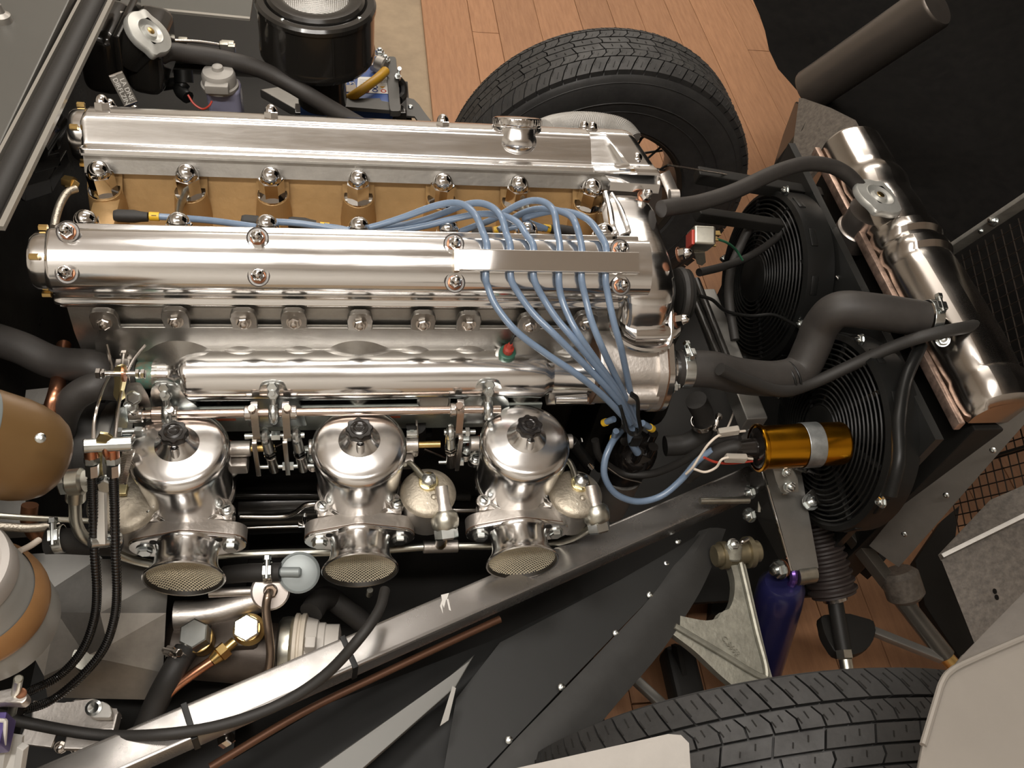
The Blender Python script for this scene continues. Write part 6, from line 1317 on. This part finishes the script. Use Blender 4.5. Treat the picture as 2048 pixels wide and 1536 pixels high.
# oil filter head, unions and pipes under the carburettors
of = thing('oil_filter_head', 'dark cast oil filter head with a white-ribbed filter below the middle carburettor', 'oil filter', at(490, 1310, z=.34))
OILM = mat('oily_casting', (.06, .046, .036), .4, .45, bump=.15, bscale=90, vary=.2)
b = MB().cyl(at(335, 1290, z=.37), at(580, 1312, z=.36), .040, n=32, bev=.01); b.box(at(470, 1272, z=.40), (.06, .04, .03), bev=.006); part('head_casting', b, OILM, of)
f0, f1 = at(572, 1296, z=.37), at(600, 1296, z=.37); ax = (f1-f0).normalized(); FK = .70
b = MB().lathe([(r_*FK, h_*.8) for r_, h_ in [(.05, -.012), (.056, -.008), (.058, 0), (.058, .008), (.054, .012)]], f0, ax, 40); part('metal_rim', b, NICK, of, 'bright metal rim')
b = MB().lathe([(r_*FK, h_*.8) for r_, h_ in [(.060, .012), (.064, .014), (.064, .019), (.061, .021), (.061, .023), (.064, .025), (.064, .031), (.058, .033)]], f0, ax, 40); part('seal_ring', b, mat('cream_rubber', (.62, .55, .45), 0, .45), of, 'cream seal ring')
b = MB().lathe([(r_*FK, h_*.8) for r_, h_ in [(.057, .033), (.052, .05), (.047, .052), (.047, .062), (.044, .064), (.044, .085), (.030, .088), (0, .088)]], f0, ax, 40); b.bar(f0+ax*.032+V((0, -.012, .02)), f0+ax*.034+V((0, -.012, .055)), .016, .014, bev=.003); part('filter_body', b, mat('filter_white', (.60, .56, .51), 0, .45), of, 'off-white ribbed filter body')
un1 = thing('hose_union', 'large steel hexagon union with a brass collar and black hose', 'union', at(385, 1275, z=.40))
p = at(386, 1266, z=.452); ax = V((-.12, -.08, .98)).normalized()
b = MB().hexp(p-ax*.020, p, .0185, .08); part('hex_head', b, ZINC, un1, 'grey hexagon head'); b = MB().lathe([(.017, -.042), (.0165, -.034), (.0185, -.030), (.018, -.022), (.015, -.020)], p, ax, 26); part('brass_collar', b, BRASS, un1, 'brass collar')
b = MB().tube([at(372, 1300, z=.42), at(345, 1345, z=.42), at(318, 1395, z=.40), at(296, 1445, z=.38), at(282, 1480, z=.36)], .0145, 16, 6); part('hose', b, RUB, un1, 'black rubber hose'); band_clamp(un1, at(358, 1318, z=.42), at(340, 1350, z=.42)-at(372, 1300, z=.42), .0148, .011, (-.6, -.2, .7), STEEL)
un2 = thing('copper_pipe_union', 'brass union with a hammered hexagon top and a copper pipe curving away', 'union', at(495, 1262, z=.40))
p = at(492, 1255, z=.452); ax = V((.0, -.3, .95)).normalized()
b = MB().hexp(p-ax*.012, p, .0165, .08); part('hex_head', b, mat('bright_hammered', (.80, .76, .66), 1, .25, bump=.5, bscale=150), un2, 'bright hexagon top'); b = MB().lathe([(.020, -.038), (.020, -.034), (.0155, -.032), (.0155, -.012)], p, ax, 26); part('brass_body', b, BRASS, un2, 'brass body')
q0, q1 = at(470, 1282, z=.43), at(424, 1322, z=.425)
b = MB().cyl(q0, q0.lerp(q1, .35), .0062, n=14); b.hexp(q0.lerp(q1, .35), q0.lerp(q1, .7), .0105); b.cyl(q0.lerp(q1, .7), q1, .0092, .0068, n=16); part('pipe_nut', b, BRASS, un2, 'brass pipe nut')
b = MB().tube([q1, at(390, 1345, z=.42), at(350, 1375, z=.41), at(322, 1405, z=.40), at(308, 1435, z=.385), at(300, 1475, z=.37)], .0062, 12, 6); part('copper_pipe', b, COPPER, un2, 'copper pipe')
bv = thing('breather_valve', 'pale grey round valve with a black clamped hose between the carburettor mouths', 'valve', at(595, 1150, z=.44))
p = at(598, 1145, z=.47); ax = V((.02, -.42, .9)).normalized(); GV = mat('valve_grey', (.30, .33, .33), .2, .4)
b = MB().lathe([(.022, -.012), (.026, -.009), (.0262, -.002), (.0235, .0), (.0225, -.001), (.016, .0005), (0, .001)], p, ax, 36); b.cyl(at(560, 1144, z=.475), at(602, 1144, z=.478), .0062, n=14, bev=.002); part('valve_body', b, GV, bv)
b = MB().tube([at(562, 1144, z=.472), at(530, 1145, z=.468), at(490, 1146, z=.46), at(450, 1150, z=.45)], .0118, 16, 4); part('hose', b, RUB, bv, 'black hose'); band_clamp(bv, at(536, 1145, z=.469), V((1, 0, 0)), .0120, .011, (0, -.3, 1), ZINC)
sv = thing('cast_union', 'cast alloy elbow with a pale round end and a bent steel pipe', 'union', at(500, 1200, z=.42))
b = MB().tube([at(350, 1232, z=.41), at(420, 1226, z=.41), at(480, 1210, z=.415), at(530, 1196, z=.42)], lambda t: .019-.002*t, 18, 5); b.cyl(at(418, 1186, z=.44), at(505, 1182, z=.44), .006, n=10); part('elbow_casting', b, CASTL, sv)
p = at(541, 1182, z=.452); ax = V((.1, -.45, .85)).normalized(); b = MB().lathe([(.024, -.022), (.0245, -.003), (.022, .0), (.009, .0005), (.008, -.004), (0, -.004)], p, ax, 30); part('round_end', b, mat('pale_machined', (.68, .62, .58), .8, .4, bump=.05, bscale=60), sv, 'pale machined end')
b = MB().tube([p+ax*-.004, at(536, 1190, z=.47), at(532, 1220, z=.46), at(538, 1270, z=.44), at(541, 1310, z=.42), at(535, 1345, z=.40), at(520, 1375, z=.37)], .0055, 12, 6); b.hexp(p, p+ax*.010, .009); part('bent_pipe', b, mat('brown_steel', (.34, .26, .20), .9, .3), sv, 'bent brownish steel pipe')
solo('dipstick_tube', MB().tube([at(660, 1195, z=.36), at(640, 1200, z=.38), at(622, 1225, z=.39)], .016, 14, 4).tube([at(660, 1195, z=.36), at(720, 1240, z=.33), at(780, 1290, z=.3)], .015, 14, 4), RUB, 'black hose elbow in the shadow right of the filter', 'hose')
b = MB().cyl(at(740, 1180, y=-.36), at(738, 1190, y=-.36), .004, n=10); solo('mouth_drain', b, NICK, 'tiny drain nipple under the middle carburettor mouth', 'fitting')
put_l = thing('rail_bolt', 'bright bolt under the lower end of the diagonal frame tube', 'bolt', at(455, 1478, z=.44)); part('bolt_head', MB().hexp(at(445, 1484, z=.44), at(462, 1474, z=.45), .008), CHROME, put_l)

solo('far_inner_wing', MB().prism([V((x, y, .46)) for x, y in ((-.46, .80), (-.46, 1.35), (-.02, 1.35), (.04, .80))], (0, 0, -.006)), BLKS, 'black inner wing panel behind the expansion tank and air cleaner', 'panel')
# ------------------------------------------------------------------ remaining tubes, cables and fittings
solo('upper_front_tube', MB().bar(at(1392, 350, y=.22), at(1640, 392, y=.20), .022, .022, bev=.003), BLKS, 'black frame tube crossing in front of the far tyre, upper one', 'frame tube')
solo('upper_front_tube', MB().bar(at(1392, 428, y=.10), at(1560, 452, y=.12), .018, .018, bev=.003), BLKS, 'black frame tube crossing in front of the far tyre, lower one', 'frame tube')
cable('lower_loom', [at(1500, 452, y=.12), at(1482, 490, y=.10), at(1462, 540, y=.06), at(1458, 600, y=.0), at(1470, 680, y=-.06)], .007, RUB, 'black loom curving down beside the relay toward the lower fan', 'cable')
cable('side_loom', [at(1842, 690, x=.74), at(1812, 760, x=.70), at(1798, 840, x=.66), at(1797, 920, x=.645), at(1780, 990, x=.64)], .0085, PLAS, 'black loom hanging from the header tank across the lower fan', 'cable')
cable('blue_wire', [at(1652, 664, y=-.10), at(1655, 680, y=-.10), at(1656, 696, y=-.10)], .002, mat('blue_wire', (.02, .10, .42), 0, .4), 'short bright blue wire behind the cranked radiator hose', 'wire')
cable('white_rod', [at(1672, 552, y=.02), at(1704, 594, y=-.01)], .0018, CHROME, 'thin bright rod above the bend of the radiator hose', 'rod')
ph = thing('pump_hose', 'black hose elbow with a clamp right of the distributor', 'hose', at(1390, 860, y=-.16))
part('hose_body', MB().tube([at(1392, 800, y=-.15), at(1408, 835, y=-.155), at(1402, 868, y=-.16), at(1370, 888, y=-.165), at(1330, 892, y=-.165)], .0155, 16, 6), RUB, ph)
band_clamp(ph, at(1405, 845, y=-.157), at(1404, 860, y=-.158)-at(1400, 820, y=-.153), .0158, .010, (.7, -.4, .5), STEEL)
cable('low_tension_lead', [at(1190, 880, y=-.19), at(1200, 915, y=-.2), at(1240, 945, y=-.2), at(1300, 948, y=-.21), at(1360, 925, y=-.22), at(1420, 890, y=-.225), at(1480, 875, y=-.235)], .0058, RUB, 'black lead running under the coil lead to the gold coil', 'cable')
sw = thing('spindle_switch', 'small black and bright connector right of the rightmost carburettor', 'connector', at(1160, 905, y=-.215))
part('switch_body', MB().cyl(at(1142, 882, y=-.215), at(1178, 930, y=-.22), .0085, n=16, bev=.001), PLAS, sw)
part('bright_tip', MB().cyl(at(1172, 922, y=-.221), at(1181, 934, y=-.223), .0062, n=14), CHROME, sw, 'bright tip')
part('spade', MB().bar(at(1150, 892, y=-.215), at(1164, 880, y=-.215), .006, .002), CHROME, sw)
cable('inner_cable', [at(1215, 935, y=-.21), at(1245, 955, y=-.22), at(1282, 965, y=-.22)], .0014, STEEL, 'thin pale wire below the loop of the coil lead', 'wire')
solo('timing_cover', MB().box((.36, -.02, .58), (.035, .24, .22), bev=.012), BLKS, 'black timing cover at the front of the engine', 'cover')
for q, k in (((1190, 1112), 0),):
    b = MB().box(at(*q, z=.40), (.022, .012, .008), Euler((0, 0, .5)).to_matrix(), bev=.002); solo('loom_tag', b, CREAM, 'small cream tag just below the diagonal frame tube', 'tag')
b = MB().prism([at(*p, z=.44) for p in ((905, 1372), (912, 1376), (897, 1440), (880, 1452))], (0, 0, -.003)); solo('shield_tab', b, GUN, 'small grey tab under the tip of the lower tube', 'bracket')

solo('gaiter_shade_sheet', MB().prism([at(*p, z=.22) for p in ((1560, 985), (1860, 975), (1800, 1085), (1745, 1150), (1700, 1110), (1650, 1130), (1600, 1080))], (0, 0, -.02), .002), BLKS, 'black sheet added as shade between the steering gaiter and the radiator strap', 'shield')  # added black sheet in place of shade, hides the bright boards
solo('arch_shade_strip', MB().prism([at(*p, z=.16) for p in ((1830, 1120), (1885, 1040), (1920, 1010), (1900, 1140), (1972, 1330), (1935, 1340), (1850, 1210))], (0, 0, -.02), .002), BLKS, 'black strip added as shade beside the dull arch box', 'shade strip')  # added black strip, stands in for shade over the boards
